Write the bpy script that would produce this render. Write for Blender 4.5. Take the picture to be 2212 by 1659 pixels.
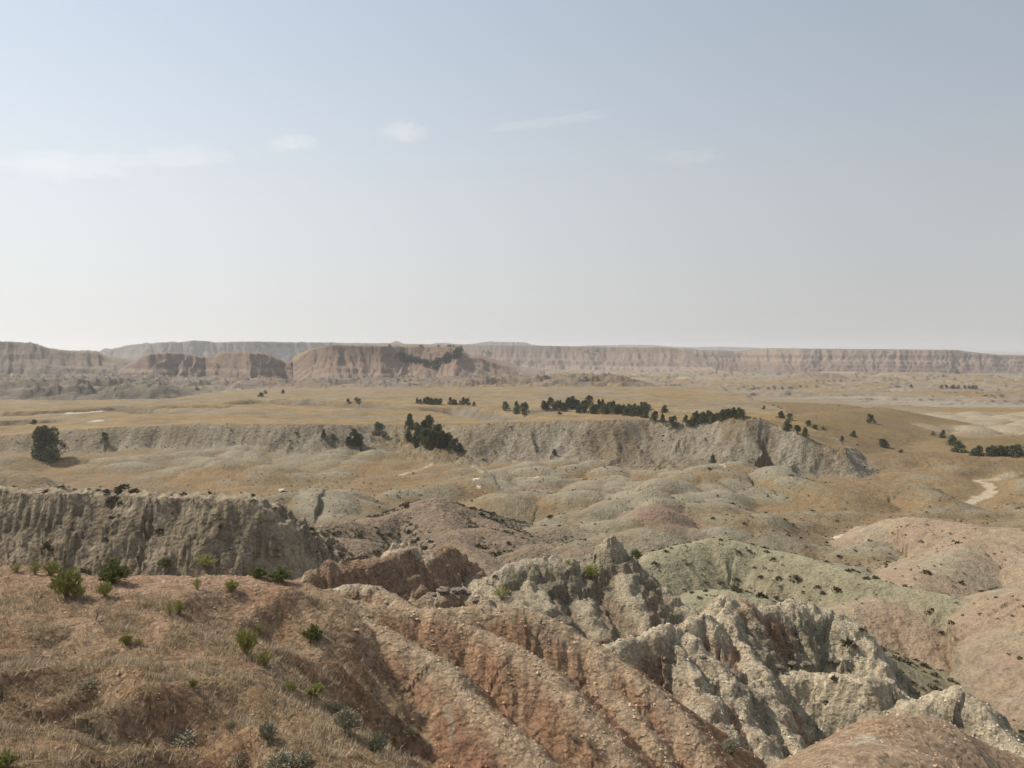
import bpy, math, random
import numpy as np

for o in list(bpy.data.objects):
    bpy.data.objects.remove(o, do_unlink=True)
scene = bpy.context.scene
COL = scene.collection
random.seed(7)
RNG = np.random.default_rng(11)

# ------------------------------------------------------------------ camera
F = 797.0                       # focal length in pixels of a 1024 px wide picture
PITCH = math.radians(2.66)
cam_data = bpy.data.cameras.new('camera')
cam_data.sensor_width = 36.0
cam_data.lens = 36.0 * F / 1024.0
cam_data.clip_start = 0.1
cam_data.clip_end = 60000.0
cam = bpy.data.objects.new('camera', cam_data)
cam.location = (0, 0, 0)
cam.rotation_euler = (math.radians(90) - PITCH, 0, 0)
COL.objects.link(cam)
scene.camera = cam

# ------------------------------------------------------------------ light
SUN_ELEV, SUN_AZ = 47.0, -68.0   # azimuth from the view direction (+Y), negative = to the left
world = bpy.data.worlds.new('World')
scene.world = world
world.use_nodes = True
wn = world.node_tree
wn.nodes.clear()
w_out = wn.nodes.new('ShaderNodeOutputWorld')
w_bg = wn.nodes.new('ShaderNodeBackground')
w_sky = wn.nodes.new('ShaderNodeTexSky')
w_sky.sky_type = 'NISHITA'
w_sky.sun_disc = False
w_sky.sun_elevation = math.radians(SUN_ELEV)
w_sky.sun_rotation = math.radians(SUN_AZ)
w_sky.altitude = 900.0
w_sky.air_density = 1.0
w_sky.dust_density = 1.0
w_sky.ozone_density = 1.0
ce, se = math.cos(math.radians(SUN_ELEV)), math.sin(math.radians(SUN_ELEV))
sdir = (ce * math.sin(math.radians(SUN_AZ)), ce * math.cos(math.radians(SUN_AZ)), se)
# smoke veil: whitish all round the horizon, thinner overhead, brighter towards the sun
def wmath(op, a, b=None, clamp=False):
    q = wn.nodes.new('ShaderNodeMath'); q.operation = op; q.use_clamp = clamp
    for i, v in enumerate((a, b)):
        if v is None: continue
        if isinstance(v, (int, float)): q.inputs[i].default_value = v
        else: wn.links.new(v, q.inputs[i])
    return q.outputs[0]
w_tc = wn.nodes.new('ShaderNodeTexCoord')
w_dot = wn.nodes.new('ShaderNodeVectorMath'); w_dot.operation = 'DOT_PRODUCT'
wn.links.new(w_tc.outputs['Generated'], w_dot.inputs[0]); w_dot.inputs[1].default_value = sdir
w_sep = wn.nodes.new('ShaderNodeSeparateXYZ'); wn.links.new(w_tc.outputs['Generated'], w_sep.inputs[0])
w_up = wmath('MAXIMUM', w_sep.outputs['Z'], 0.0)
w_q = wmath('DIVIDE', w_up, 0.29)
w_e = wmath('POWER', 2.718, wmath('MULTIPLY', wmath('MULTIPLY', w_q, w_q), -1.0))
w_k = wmath('ADD', wmath('MULTIPLY', w_e, 0.50), 0.45)
w_g = wmath('POWER', wmath('MAXIMUM', w_dot.outputs['Value'], 0.0), 1.3)
w_lum = wmath('MULTIPLY', wmath('ADD', wmath('MULTIPLY', w_g, 0.58), 0.55), 1.0 / 0.10)
w_tint = wn.nodes.new('ShaderNodeMix'); w_tint.data_type = 'RGBA'
wn.links.new(w_e, w_tint.inputs['Factor'])
w_tint.inputs['A'].default_value = (0.94, 1.03, 1.08, 1); w_tint.inputs['B'].default_value = (0.995, 0.995, 0.985, 1)
w_veil = wn.nodes.new('ShaderNodeVectorMath'); w_veil.operation = 'SCALE'
wn.links.new(w_tint.outputs['Result'], w_veil.inputs[0]); wn.links.new(w_lum, w_veil.inputs['Scale'])
w_mix = wn.nodes.new('ShaderNodeMix'); w_mix.data_type = 'RGBA'
wn.links.new(w_k, w_mix.inputs['Factor']); wn.links.new(w_sky.outputs[0], w_mix.inputs['A']); wn.links.new(w_veil.outputs[0], w_mix.inputs['B'])
wn.links.new(w_mix.outputs['Result'], w_bg.inputs[0])
w_bg.inputs[1].default_value = 0.10
wn.links.new(w_bg.outputs[0], w_out.inputs[0])

sun_data = bpy.data.lights.new('sun', 'SUN')
sun_data.energy = 4.7
sun_data.angle = math.radians(0.6)
sun_data.color = (1.0, 0.915, 0.785)
sun = bpy.data.objects.new('sun', sun_data)
from mathutils import Vector
sun.rotation_euler = Vector(sdir).to_track_quat('Z', 'Y').to_euler()
COL.objects.link(sun)

vs = scene.view_settings
scene.display_settings.display_device = 'sRGB'
vs.view_transform = 'Standard'
vs.look = 'None'
vs.exposure = 0.0
vs.gamma = 1.0
vs.use_curve_mapping = False
scene.render.engine = 'CYCLES'
cy = scene.cycles
cy.use_denoising = True
cy.max_bounces = 6
cy.diffuse_bounces = 3
cy.volume_bounces = 1
cy.transparent_max_bounces = 8
cy.use_adaptive_sampling = True
cy.adaptive_threshold = 0.01

# ------------------------------------------------------------------ noise
def _h(ix, iy, seed):
    h = (ix.astype(np.int64) * 374761393 + iy.astype(np.int64) * 668265263 + seed * 974711) & 0xFFFFFFFF
    h = ((h ^ (h >> 13)) * 1274126177) & 0xFFFFFFFF
    h = ((h ^ (h >> 16)) * 2246822519) & 0xFFFFFFFF
    h ^= h >> 15
    return h

def _r(ix, iy, seed):
    return (_h(ix, iy, seed) & 0xFFFFFF) / float(0xFFFFFF)

def vn(x, y, seed=0):
    """smooth gradient noise in about -1..1"""
    x = np.asarray(x, float); y = np.asarray(y, float)
    ix = np.floor(x); iy = np.floor(y)
    fx = x - ix; fy = y - iy
    ix = ix.astype(np.int64); iy = iy.astype(np.int64)
    def g(dx, dy):
        a = _r(ix + dx, iy + dy, seed) * 6.2831853
        return np.cos(a) * (fx - dx) + np.sin(a) * (fy - dy)
    u = fx * fx * fx * (fx * (fx * 6 - 15) + 10)
    v = fy * fy * fy * (fy * (fy * 6 - 15) + 10)
    a = g(0, 0); b = g(1, 0); c = g(0, 1); d = g(1, 1)
    return 1.5 * ((a + (b - a) * u) * (1 - v) + (c + (d - c) * u) * v)

def fbm(x, y, oct=3, seed=0, gain=0.5):
    s = 0; a = 1.0; t = 0
    for i in range(oct):
        s = s + a * vn(x, y, seed + i * 17)
        t += a; a *= gain; x = x * 2.03 + 11.3; y = y * 2.03 - 7.1
    return s / t

def worley(x, y, seed=0):
    ix = np.floor(x).astype(np.int64); iy = np.floor(y).astype(np.int64)
    best = np.full(np.shape(x), 9.0)
    cid = np.zeros(np.shape(x))
    for dx in (-1, 0, 1):
        for dy in (-1, 0, 1):
            cx = ix + dx; cyy = iy + dy
            px = cx + 0.15 + 0.7 * _r(cx, cyy, seed)
            py = cyy + 0.15 + 0.7 * _r(cx, cyy, seed + 5)
            d = (px - x) ** 2 + (py - y) ** 2
            rnd = _r(cx, cyy, seed + 9)
            k = d < best
            best = np.where(k, d, best); cid = np.where(k, rnd, cid)
    return np.sqrt(best), cid

def domes(x, y, seed, low, k):
    """rounded mounds of uneven height that meet in creases, 0..1"""
    ix = np.floor(x).astype(np.int64); iy = np.floor(y).astype(np.int64)
    best = np.zeros(np.shape(x))
    for dx in (-1, 0, 1):
        for dy in (-1, 0, 1):
            cx = ix + dx; cyy = iy + dy
            px = cx + 0.15 + 0.7 * _r(cx, cyy, seed); py = cyy + 0.15 + 0.7 * _r(cx, cyy, seed + 5)
            best = np.maximum(best, (low + (1 - low) * _r(cx, cyy, seed + 9)) * (1 - k * ((px - x) ** 2 + (py - y) ** 2)))
    return best

def sst(a, b, x):
    t = np.clip((x - a) / (b - a), 0, 1)
    return t * t * (3 - 2 * t)

def lerp3(a, b, t):
    return a + (b - a) * t[..., None]

# ------------------------------------------------------------------ picture rays -> places
CP, SP = math.cos(PITCH), math.sin(PITCH)
def W(px, py, d):
    """the point at forward distance d seen at picture position (px, py)"""
    u = (px - 512.0) / F; v = (384.0 - py) / F
    y = CP + v * SP; z = v * CP - SP
    return (u / y * d, d, z / y * d)

def pix(x, y, z):
    f = y * CP - z * SP; u = y * SP + z * CP
    return 512 + F * x / f, 384 - F * u / f

def WP(pts):
    return np.array([W(*p) for p in pts])

def hyp(s, r, far=400.0):
    d = np.concatenate([[0], np.geomspace(0.05, far, 60)])
    return d, s * (np.sqrt(d * d + r * r) - r)

def prof(*pairs):
    a = np.array(pairs, float)
    return a[:, 0], a[:, 1]

def polydist(X, Y, P):
    """distance to the polyline, arc length, side (+1 left), crest height"""
    best = np.full(X.shape, 1e18); S = np.zeros(X.shape); side = np.ones(X.shape); Z = np.zeros(X.shape)
    s0 = 0.0
    for a, b in zip(P[:-1], P[1:]):
        dx, dy = b[0] - a[0], b[1] - a[1]
        L2 = dx * dx + dy * dy; L = math.sqrt(L2)
        t = np.clip(((X - a[0]) * dx + (Y - a[1]) * dy) / L2, 0, 1)
        ex = X - a[0] - t * dx; ey = Y - a[1] - t * dy
        d2 = ex * ex + ey * ey
        k = d2 < best
        best = np.where(k, d2, best)
        S = np.where(k, s0 + t * L, S)
        side = np.where(k, np.where(dx * ey - dy * ex > 0, 1.0, -1.0), side)
        Z = np.where(k, a[2] + t * (b[2] - a[2]), Z)
        s0 += L
    return np.sqrt(best), S, side, Z

def inpoly(X, Y, P):
    ins = np.zeros(X.shape, bool)
    n = len(P)
    for i in range(n):
        x1, y1 = P[i][0], P[i][1]; x2, y2 = P[(i + 1) % n][0], P[(i + 1) % n][1]
        if y1 == y2: continue
        c = ((y1 > Y) != (y2 > Y)) & (X < (x2 - x1) * (Y - y1) / (y2 - y1) + x1)
        ins ^= c
    return ins

def rbf(P, X, Y, c=2.0):
    n = len(P)
    D = np.sqrt((P[:, None, 0] - P[None, :, 0]) ** 2 + (P[:, None, 1] - P[None, :, 1]) ** 2 + c * c)
    A = np.zeros((n + 3, n + 3)); A[:n, :n] = D
    A[:n, n] = 1; A[:n, n + 1] = P[:, 0]; A[:n, n + 2] = P[:, 1]; A[n:, :n] = A[:n, n:].T
    w = np.linalg.solve(A, np.concatenate([P[:, 2], [0, 0, 0]]))
    out = w[n] + w[n + 1] * X + w[n + 2] * Y
    for i in range(n):
        out = out + w[i] * np.sqrt((X - P[i, 0]) ** 2 + (Y - P[i, 1]) ** 2 + c * c)
    return out
# ------------------------------------------------------------------ landforms
(BASIN, LEDGE, RIDGE, SPUR, PEAK, CONE_RIDGE, DOME, BLUFF, GREY, PINK, CONE_HILL, TABLE, TABLE_BLUFF, TAN, PLAIN) = range(15)

ROUND = hyp
RIDGES = []
def ridge(pid, pts, near, far, rill=(0.0, 3.0), jit=(0.0, 2.0), warp=(0.0, 5.0), reach=60.0, ends=None, k=0.0, ledge=None):
    RIDGES.append(dict(pid=pid, P=WP(pts), near=near, far=far, rill=rill, jit=jit, warp=warp, reach=reach, k=k, ledge=ledge))

def base_height(X, Y):
    R = np.sqrt(X * X + Y * Y)
    d = 0.65 * Y + 0.35 * R
    z = np.interp(d, [-50, 0, 4, 8, 15, 25, 40, 60, 90, 130, 200, 300, 420, 600, 900, 1500, 2500, 6000, 16000, 40000],
                  [-8, -2.6, -6.5, -10, -15, -17.5, -22.5, -28.5, -33.5, -36.8, -39, -37.8, -40.5, -44, -48, -60, -79, -92, -98, -98])
    return z

# near clay shelf with dry grass
LEDGE_EDGE = [(-260, 560, 28), (-120, 562, 26), (0, 563, 25), (30, 566, 24.6), (60, 570, 24.5), (100, 574, 24.6), (150, 573.5, 25), (200, 574, 25.2), (250, 575, 25.6), (290, 580, 26), (341, 594, 26)]
LEDGE_LOW = [(318, 606, 23.6), (275, 622, 21.2), (240, 640, 19.4), (262, 688, 16.6), (300, 715, 15.5), (341, 738, 14.6), (380, 768, 13.8), (430, 830, 12), (470, 950, 9)]
LEDGE_IN = [(0, 600, 21), (0, 650, 17.2), (0, 700, 14.3), (0, 768, 11.4), (100, 600, 21.4), (100, 650, 17.8), (140, 640, 18.4), (220, 670, 17), (180, 600, 22), (100, 700, 14.6), (200, 700, 15.2), (100, 768, 11.7), (200, 768, 12.1), (300, 768, 12.8), (-200, 650, 17), (-200, 768, 11)]
ledge_poly = np.vstack([WP(LEDGE_EDGE), WP(LEDGE_LOW), [[2.5, 4.0, -4.0], [1.0, -3.0, -1.8], [-30, -3, -2.0], [-45, 20, -6]]])
ledge_ctrl = np.vstack([WP(LEDGE_EDGE), WP(LEDGE_LOW), WP(LEDGE_IN), [[0.0, 0.0, -1.75], [-8, 0, -1.9], [-3, 5, -4.0], [-12, 6, -4.3], [-45, 20, -6]]])

# orange clay ridge and its spurs
nearp = prof((0, 0), (0.4, .06), (1.2, .55), (3, 2.1), (8, 7.0), (30, 26))
ridge(RIDGE, [(250, 577, 25.6), (300, 584, 26), (341, 594, 26), (375, 603, 26), (405, 607, 26.5), (435, 608, 27), (480, 606, 27.6), (525, 607, 28), (545, 614, 27.9), (575, 632, 27.5), (605, 648, 27), (640, 672, 26), (662, 693, 25.4), (682, 716, 24.6), (702, 745, 23.6), (716, 775, 22.8), (740, 840, 21)],
      hyp(.85, 1.0), hyp(.95, .7), rill=(.15, 2.8), jit=(.06, 1.2), warp=(.30, 2.5), reach=40)
ridge(RIDGE, [(341, 596, 25.8), (362, 610, 25.4), (388, 628, 24.8), (440, 660, 23.6), (462, 686, 22.5), (485, 710, 21.6), (520, 742, 20.4), (548, 772, 19.5), (590, 840, 17.6)],
      hyp(.84, 1.5), hyp(1.0, .7), rill=(.14, 2.4), jit=(.05, .8), warp=(.28, 2.0), reach=25)
ridge(RIDGE, [(440, 609, 26.6), (475, 628, 26.2), (520, 645, 25.4), (545, 665, 24.6), (565, 685, 23.9), (590, 711, 23), (618, 744, 22), (638, 775, 21.1), (670, 850, 19)],
      hyp(.86, 1.4), hyp(1.05, .7), rill=(.14, 2.5), jit=(.05, .8), warp=(.28, 2.2), reach=25)
ridge(RIDGE, [(600, 652, 26.6), (618, 690, 25.4), (650, 735, 23.6), (672, 775, 22.4)],
      hyp(.9, .9), hyp(1.1, .6), rill=(.14, 1.8), jit=(.04, .8), warp=(.22, 1.8), reach=16)
ridge(LEDGE, [(95, 618, 19.6), (140, 640, 18.4), (180, 655, 17.6), (220, 670, 17), (262, 690, 16.2), (300, 715, 15.5), (341, 738, 14.6), (380, 768, 13.8), (430, 830, 12)],
      hyp(.45, .8), hyp(.95, .5), rill=(.18, 1.4), jit=(.05, 1.0), warp=(.25, 1.6), reach=14)

# pale crested rock mass to the right
ridge(SPUR, [(600, 646, 32.5), (620, 637, 34), (640, 627.5, 35), (655, 622, 36), (666, 621, 36.4), (682, 625, 36.2), (700, 640, 35.6), (722, 668, 34.2), (742, 700, 32.6), (762, 735, 31), (786, 772, 29.4), (820, 850, 27)],
      prof((0, 0), (.5, .12), (1.1, .9), (1.9, 2.2), (5, 5.0), (30, 27)), hyp(1.1, .4), rill=(.30, 1.9), jit=(.15, .9), warp=(.8, 2.8), reach=30, ledge=1)
ridge(SPUR, [(682, 640, 35), (700, 680, 32.5), (716, 715, 30.6), (735, 750, 29), (755, 790, 27.5)],
      hyp(1.0, .5), hyp(1.1, .3), rill=(.30, 1.6), jit=(.15, .8), warp=(.8, 2.4), reach=16, ledge=1)
ridge(SPUR, [(690, 617, 38.5), (700, 613, 39), (707, 614, 39), (712, 622, 38.4)],
      prof((0, 0), (.6, .15), (.9, 1.3), (2.5, 2.6), (30, 26)), hyp(1.2, .2), rill=(.3, 1.0), jit=(.15, .8), warp=(.3, 1.2), reach=14)
ridge(SPUR, [(698, 622, 40.6), (712, 604, 41.4), (722, 593, 42), (729, 591.5, 42.3), (738, 598, 42.8), (755, 600, 43.4), (776, 600, 44), (796, 597.5, 44.6), (815, 600, 45), (830, 607, 44.6), (840, 613, 44), (856, 626, 43), (871, 646, 42), (886, 662, 41), (900, 685, 40), (915, 712, 38.5), (930, 750, 36.5)],
      prof((0, 0), (.8, .35), (2.2, 2.0), (5, 4.6), (40, 33)), hyp(1.15, .35), rill=(.36, 2.1), jit=(.36, 1.1), warp=(.9, 3.0), reach=40, ledge=1)
ridge(SPUR, [(729, 592, 42.3), (735, 620, 39.4), (748, 650, 37.2), (768, 690, 35.2), (790, 730, 33.2), (810, 765, 31.4)],
      hyp(1.0, .4), hyp(1.1, .3), rill=(.32, 1.8), jit=(.25, .9), warp=(.9, 2.6), reach=18, ledge=1)
ridge(SPUR, [(765, 676, 37.6), (785, 671, 38), (806, 666, 38.3), (826, 670, 37.6), (850, 673, 36.6), (864, 677, 36.4), (878, 675.5, 36.6), (893, 679, 36.8), (905, 692, 36.6)],
      prof((0, 0), (.5, .1), (.9, .9), (1.6, 1.1), (2.1, 2.4), (6, 6.6), (25, 24)), hyp(.8, .5), rill=(.32, 1.7), jit=(.22, .9), warp=(.45, 2.2), reach=25, ledge=1)
ridge(SPUR, [(905, 700, 36), (925, 693, 35), (942, 688, 34.4), (955, 686, 34), (967, 692, 33.8), (985, 710, 33), (1006, 736, 32), (1026, 752, 31), (1060, 790, 29)],
      hyp(.9, .7), hyp(.95, .5), rill=(.3, 1.8), jit=(.12, 1.0), warp=(.4, 2.2), reach=25)

# pointed butte
ridge(PEAK, [(486, 578, 48.6), (494, 571, 49), (500, 567, 49.3), (512, 562, 50), (530, 558, 51), (548, 555.5, 52), (566, 557.5, 53), (582, 561, 54), (600, 560, 54.6), (625, 561, 55), (640, 566, 55), (652, 577, 54.6), (668, 589, 54), (690, 606, 53), (720, 632, 51.5)],
      prof((0, 0), (1.2, .3), (1.5, .9), (2.6, 1.3), (2.9, 2.4), (4.2, 3.6), (9, 8.6), (40, 42)), hyp(1.0, .4), rill=(.22, 3.0), jit=(.2, 1.0), warp=(.8, 2.6), reach=40, ledge=1)
ridge(PEAK, [(607, 536.5, 55.2), (611, 535, 55.4), (615.5, 536, 55.6)],
      prof((0, 0), (.22, .06), (.34, .5), (.8, .72), (.92, 1.25), (1.5, 1.5), (1.65, 2.0), (2.6, 2.6), (9, 8.6)), prof((0, 0), (.3, .1), (8, 10)), rill=(.10, 1.2), jit=(.1, .5), warp=(.18, .8), reach=12, ledge=1)
ridge(PEAK, [(470, 575, 50), (482, 583, 48), (500, 592, 46), (525, 606, 44), (550, 622, 42), (575, 640, 40)],
      hyp(.75, .6), hyp(.8, .5), rill=(.3, 1.9), jit=(.14, 1.2), warp=(.5, 2.6), reach=20)
for pts in [[(575, 585, 51), (590, 606, 48), (600, 630, 45)], [(622, 566, 54), (634, 595, 50), (646, 628, 46.5)], [(530, 580, 48.6), (545, 604, 45)]]:
    ridge(PEAK, pts, hyp(.8, 1.0), hyp(1.0, .6), rill=(.2, 1.6), jit=(.2, .9), warp=(.6, 2.0), reach=14, ledge=1)
# small cones and the pale notched ridge
ridge(CONE_RIDGE, [(285, 600, 40), (300, 576, 42), (310, 566, 42.6), (322, 560, 43), (345, 557, 44), (368, 555, 45), (390, 553, 46), (397, 545, 47), (402, 539.5, 47.8), (407, 538.5, 48), (413, 543, 48), (424, 553, 48), (434, 548.5, 49), (446, 544, 50), (457, 546, 50.4), (468, 557, 50.4), (480, 570, 50), (495, 585, 49)],
      prof((0, 0), (.7, .22), (1.3, 1.0), (3.2, 3.4), (8, 7.6), (40, 36)), hyp(1.0, .35), rill=(.3, 1.9), jit=(.2, .9), warp=(.6, 2.4), reach=30, ledge=1)
ridge(CONE_RIDGE, [(330, 592, 35), (342, 584, 35.4), (358, 583, 35.8), (376, 586, 35.6), (398, 598, 34.6), (420, 612, 33)],
      hyp(.8, .7), hyp(1.0, .4), rill=(.2, 1.2), jit=(.1, .9), warp=(.3, 1.6), reach=14)
ridge(CONE_RIDGE, [(415, 600, 37), (430, 593, 38), (442, 590, 38.4), (458, 586, 39), (470, 588, 39), (486, 600, 38), (505, 616, 37)],
      prof((0, 0), (.8, .15), (1.2, 1.3), (4, 3.2), (30, 25)), hyp(1.0, .4), rill=(.28, 1.1), jit=(.2, .7), warp=(.4, 1.4), reach=14)

# orange dome low on the right
ridge(DOME, [(838, 800, 17.0), (852, 768, 17.8), (872, 742, 18.8), (898, 723, 19.6), (925, 718, 20), (950, 722.5, 20.2), (976, 740, 20.3), (1000, 751, 20.3), (1040, 766, 20.2), (1100, 796, 20)],
      hyp(.8, 1.5), hyp(1.1, 1.4), rill=(0, 2.0), jit=(.03, 1.0), warp=(.2, 2.0), reach=25)
ridge(DOME, [(852, 768, 16.4), (880, 755, 17), (902, 753, 17.2)],
      hyp(.7, .9), hyp(.8, .8), rill=(0, 1.5), jit=(.0, .8), warp=(.2, 1.5), reach=12, k=.7)

# layered bluff on the left
ridge(BLUFF, [(-170, 484, 96), (-60, 485, 90), (0, 487, 86), (30, 485.5, 85), (60, 488, 84.5), (100, 490, 84), (150, 491, 83), (190, 492, 82), (245, 492, 81), (258, 496, 80.6), (268, 504, 80.2), (278, 516, 79.8), (288, 531, 79.2), (298, 550, 78.4), (304, 572, 77.6)],
      prof((0, 0), (1.6, .35), (2.4, 1.6), (4.2, 3.6), (6.0, 5.6), (9, 8.6), (14, 11.2), (60, 30)), hyp(.6, 1.5), rill=(.03, 1.7), jit=(.32, 1.5), warp=(1.5, 5.5), reach=60, ledge=2)

# sage coloured ridge, right of centre
ridge(GREY, [(630, 566, 92), (655, 553, 95), (680, 545, 98), (700, 540, 99.5), (716, 537.5, 100), (738, 541, 99.5), (762, 548, 98), (785, 552, 96.4), (800, 555, 95), (826, 562.5, 92.4), (850, 570, 90), (875, 578, 88), (900, 585, 86), (935, 592, 83.5), (962, 598, 81.6), (1000, 612, 78)],
      hyp(.62, 2.2), hyp(.6, 1.6), rill=(.13, 3.2), jit=(.10, 2.5), warp=(.8, 6.0), reach=50)
ridge(GREY, [(690, 600, 66), (715, 591, 67), (735, 590, 67), (760, 598, 66), (785, 612, 64)],
      hyp(.5, 2.0), hyp(.5, 2.0), rill=(.1, 2.5), warp=(.5, 4.0), reach=20)
# pink hills on the right
ridge(PINK, [(800, 562, 132), (835, 548, 138), (855, 537, 141), (878, 523, 142), (892, 518, 142), (906, 516.5, 141), (930, 519, 138), (952, 522, 136), (985, 527, 130), (1024, 528, 126), (1100, 530, 118)],
      hyp(.34, 5.0), hyp(.5, 3.0), rill=(.24, 7.0), jit=(.25, 6.0), warp=(1.6, 10.0), reach=80)
ridge(PINK, [(905, 590, 98), (940, 562, 110), (968, 545, 118), (986, 539.5, 120), (1004, 545, 117), (1030, 556, 112), (1090, 580, 100)],
      hyp(.42, 2.6), hyp(.5, 2.5), rill=(.26, 5.0), jit=(.2, 5.0), warp=(1.4, 8.0), reach=60)
ridge(PINK, [(845, 648, 84), (880, 625, 88), (912, 608, 89), (940, 599, 88), (975, 592, 86), (1000, 589, 83), (1024, 588.5, 80), (1100, 590, 72)],
      hyp(.42, 3.0), hyp(.5, 2.0), rill=(.24, 4.2), jit=(.2, 4.0), warp=(1.2, 7.0), reach=50)
ridge(PINK, [(820, 620, 80), (850, 606, 82), (880, 601, 83), (905, 606, 82)],
      hyp(.5, 2.0), hyp(.5, 2.0), rill=(.15, 3), warp=(.6, 4.0), reach=20)
ridge(PINK, [(905, 720, 60), (935, 700, 62), (960, 690, 63), (1000, 694, 62), (1050, 700, 60)],
      hyp(.4, 2.0), hyp(.4, 2.0), rill=(.15, 3), warp=(.6, 4.0), reach=20)

# brown hill with the cone top, centre
ridge(CONE_HILL, [(295, 534, 118), (325, 524, 124), (345, 520, 128), (362, 520, 131), (385, 516, 135), (405, 508, 138), (420, 501, 140), (431, 497.5, 141), (442, 500, 141), (458, 508, 140), (474, 517, 138), (492, 527, 135), (505, 530, 133), (522, 539, 129), (545, 546, 125), (575, 556, 117), (605, 568, 108)],
      prof((0, 0), (1, .12), (2.5, .6), (6, 2.3), (14, 5.0), (26, 7.6), (60, 12)), hyp(.5, 2.5), rill=(.16, 6.0), jit=(.45, 4.0), warp=(2.8, 9.0), reach=70)
ridge(CONE_HILL, [(431, 499, 141), (445, 530, 128), (470, 556, 114), (490, 575, 104)],
      hyp(.42, 2.6), hyp(.42, 2.5), rill=(.15, 5.0), warp=(1.2, 7.0), reach=40)
for pts in [[(450, 535, 124), (480, 527, 128), (505, 537, 124)], [(520, 552, 116), (550, 545, 121), (585, 549, 117), (610, 558, 112)], [(540, 531, 138), (570, 525, 142), (600, 531, 138)], [(300, 545, 112), (330, 538, 116), (352, 540, 116)], [(590, 541, 130), (620, 536, 133), (645, 545, 128)]]:
    ridge(CONE_HILL, pts, hyp(.42, 2.2), hyp(.42, 2.0), rill=(.12, 4.0), jit=(.25, 4.0), warp=(1.6, 6.0), reach=26)
# more rounded hills of the basin
for pts, s, r in [
    ([(470, 512, 165), (505, 500, 172), (535, 498, 175), (565, 502, 172), (600, 506, 168)], .4, 4),
    ([(585, 520, 150), (620, 508, 158), (650, 503, 162), (690, 508, 158), (720, 520, 150)], .4, 4),
    ([(640, 500, 185), (670, 485, 195), (700, 478, 205), (728, 470, 215), (745, 469, 216), (770, 476, 210), (800, 484, 200), (840, 492, 190)], .36, 4),
    ([(640, 528, 140), (665, 516, 150), (690, 511, 154), (715, 512, 152), (745, 520, 146)], .32, 4),
    ([(800, 494, 195), (835, 486, 200), (880, 484, 202), (920, 490, 196), (940, 500, 186)], .4, 4),
    ([(400, 497, 190), (440, 487, 200), (470, 480, 210), (490, 476, 216), (505, 479, 214)], .36, 3),
    ([(268, 505, 160), (300, 497, 168), (330, 500, 170), (355, 508, 165)], .36, 4),
    ([(-40, 484, 165), (0, 476.5, 170), (14, 476, 171), (30, 482, 168)], .6, 2),
]:
    ridge(BASIN, pts, hyp(s, r), hyp(s, r), rill=(0, 8.0), jit=(.2, 6.0), warp=(2.0, 11.0), reach=50)
# tan swell behind the wash
ridge(TAN, [(760, 478, 225), (800, 470, 238), (850, 462, 248), (880, 455, 252), (905, 452, 254), (935, 453, 252), (960, 455, 250), (1000, 459, 245), (1060, 464, 238)],
      hyp(.34, 6), hyp(.3, 6), rill=(.2, 9.0), jit=(.3, 8.0), warp=(3.0, 14.0), reach=90)
for pts in [[(770, 425, 300), (800, 420, 330), (840, 412, 370), (880, 408, 400)], [(860, 430, 330), (900, 428, 345), (940, 436, 330), (980, 446, 300)], [(700, 405, 470), (760, 402, 480), (830, 404, 470)], [(960, 450, 285), (1000, 440, 300), (1060, 436, 310)]]:
    ridge(TAN, pts, hyp(.22, 10), hyp(.2, 12), rill=(.15, 14.0), jit=(.4, 14.0), warp=(4.0, 22.0), reach=120, k=1.0)

# knolls on the flats
KN = [([(742, 388, 1215), (770, 384, 1235), (790, 378, 1250), (801, 373, 1262), (812, 372.5, 1266), (826, 371.8, 1270), (838, 374, 1266), (850, 378, 1262), (872, 380, 1255), (895, 386, 1245)], .62, 6, 30),
      ([(720, 391, 1130), (745, 386.5, 1140), (765, 386, 1140), (785, 389, 1130)], .6, 5, 24),
      ([(800, 399, 905), (822, 393, 915), (832, 389.5, 920), (842, 392, 915), (858, 392, 925), (885, 398, 915)], .7, 4, 20),
      ([(690, 397, 930), (705, 393, 940), (730, 392, 940), (745, 396, 930)], .6, 3, 18),
      ([(500, 380, 1130), (525, 372, 1140), (545, 374, 1135), (560, 373, 1140), (580, 373, 1150), (610, 375, 1160), (640, 380, 1160)], .62, 6, 30),
      ([(520, 389, 1010), (545, 384, 1020), (580, 386, 1020), (620, 387, 1020), (650, 391, 1010)], .6, 4, 22),
      ([(905, 400, 900), (930, 397.5, 905), (950, 397, 910), (975, 400, 900)], .5, 3, 16)]
for pts, s, r, rl in KN:
    ridge(PLAIN, pts, hyp(s, r), hyp(s, r), rill=(.42, rl), jit=(1.6, rl * .7), warp=(7.0, rl * 1.6), reach=150, ledge=3)

# grass table and its front bluff
LIP = [(-250, 437, 300), (-120, 437, 294), (0, 436, 288), (30, 433, 288), (60, 430.5, 289), (90, 430, 287), (120, 427, 288), (160, 426, 286), (200, 425, 284), (250, 425, 281), (300, 424, 279), (338, 424, 282), (352, 424.5, 296), (376, 425, 308), (420, 425, 312), (446, 424, 302), (457, 424.5, 286), (480, 423, 278), (520, 422, 274), (560, 421, 272), (590, 420, 268), (625, 420, 266), (650, 420, 268), (690, 419, 262), (715, 420, 256), (735, 417.5, 250), (748, 416, 248), (760, 417, 248), (775, 424, 246), (800, 434, 240), (822, 444, 237), (845, 456, 232)]
LIPB = [(850, 446, 255), (815, 428, 275), (790, 414, 310), (770, 405, 380), (745, 397, 480), (725, 391, 620), (720, 386, 820)]
TBK = [(700, 387, 830), (400, 387.5, 800), (270, 388.5, 770), (215, 392, 650), (170, 398.5, 520), (60, 400.5, 490), (-350, 401, 490)]
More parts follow.
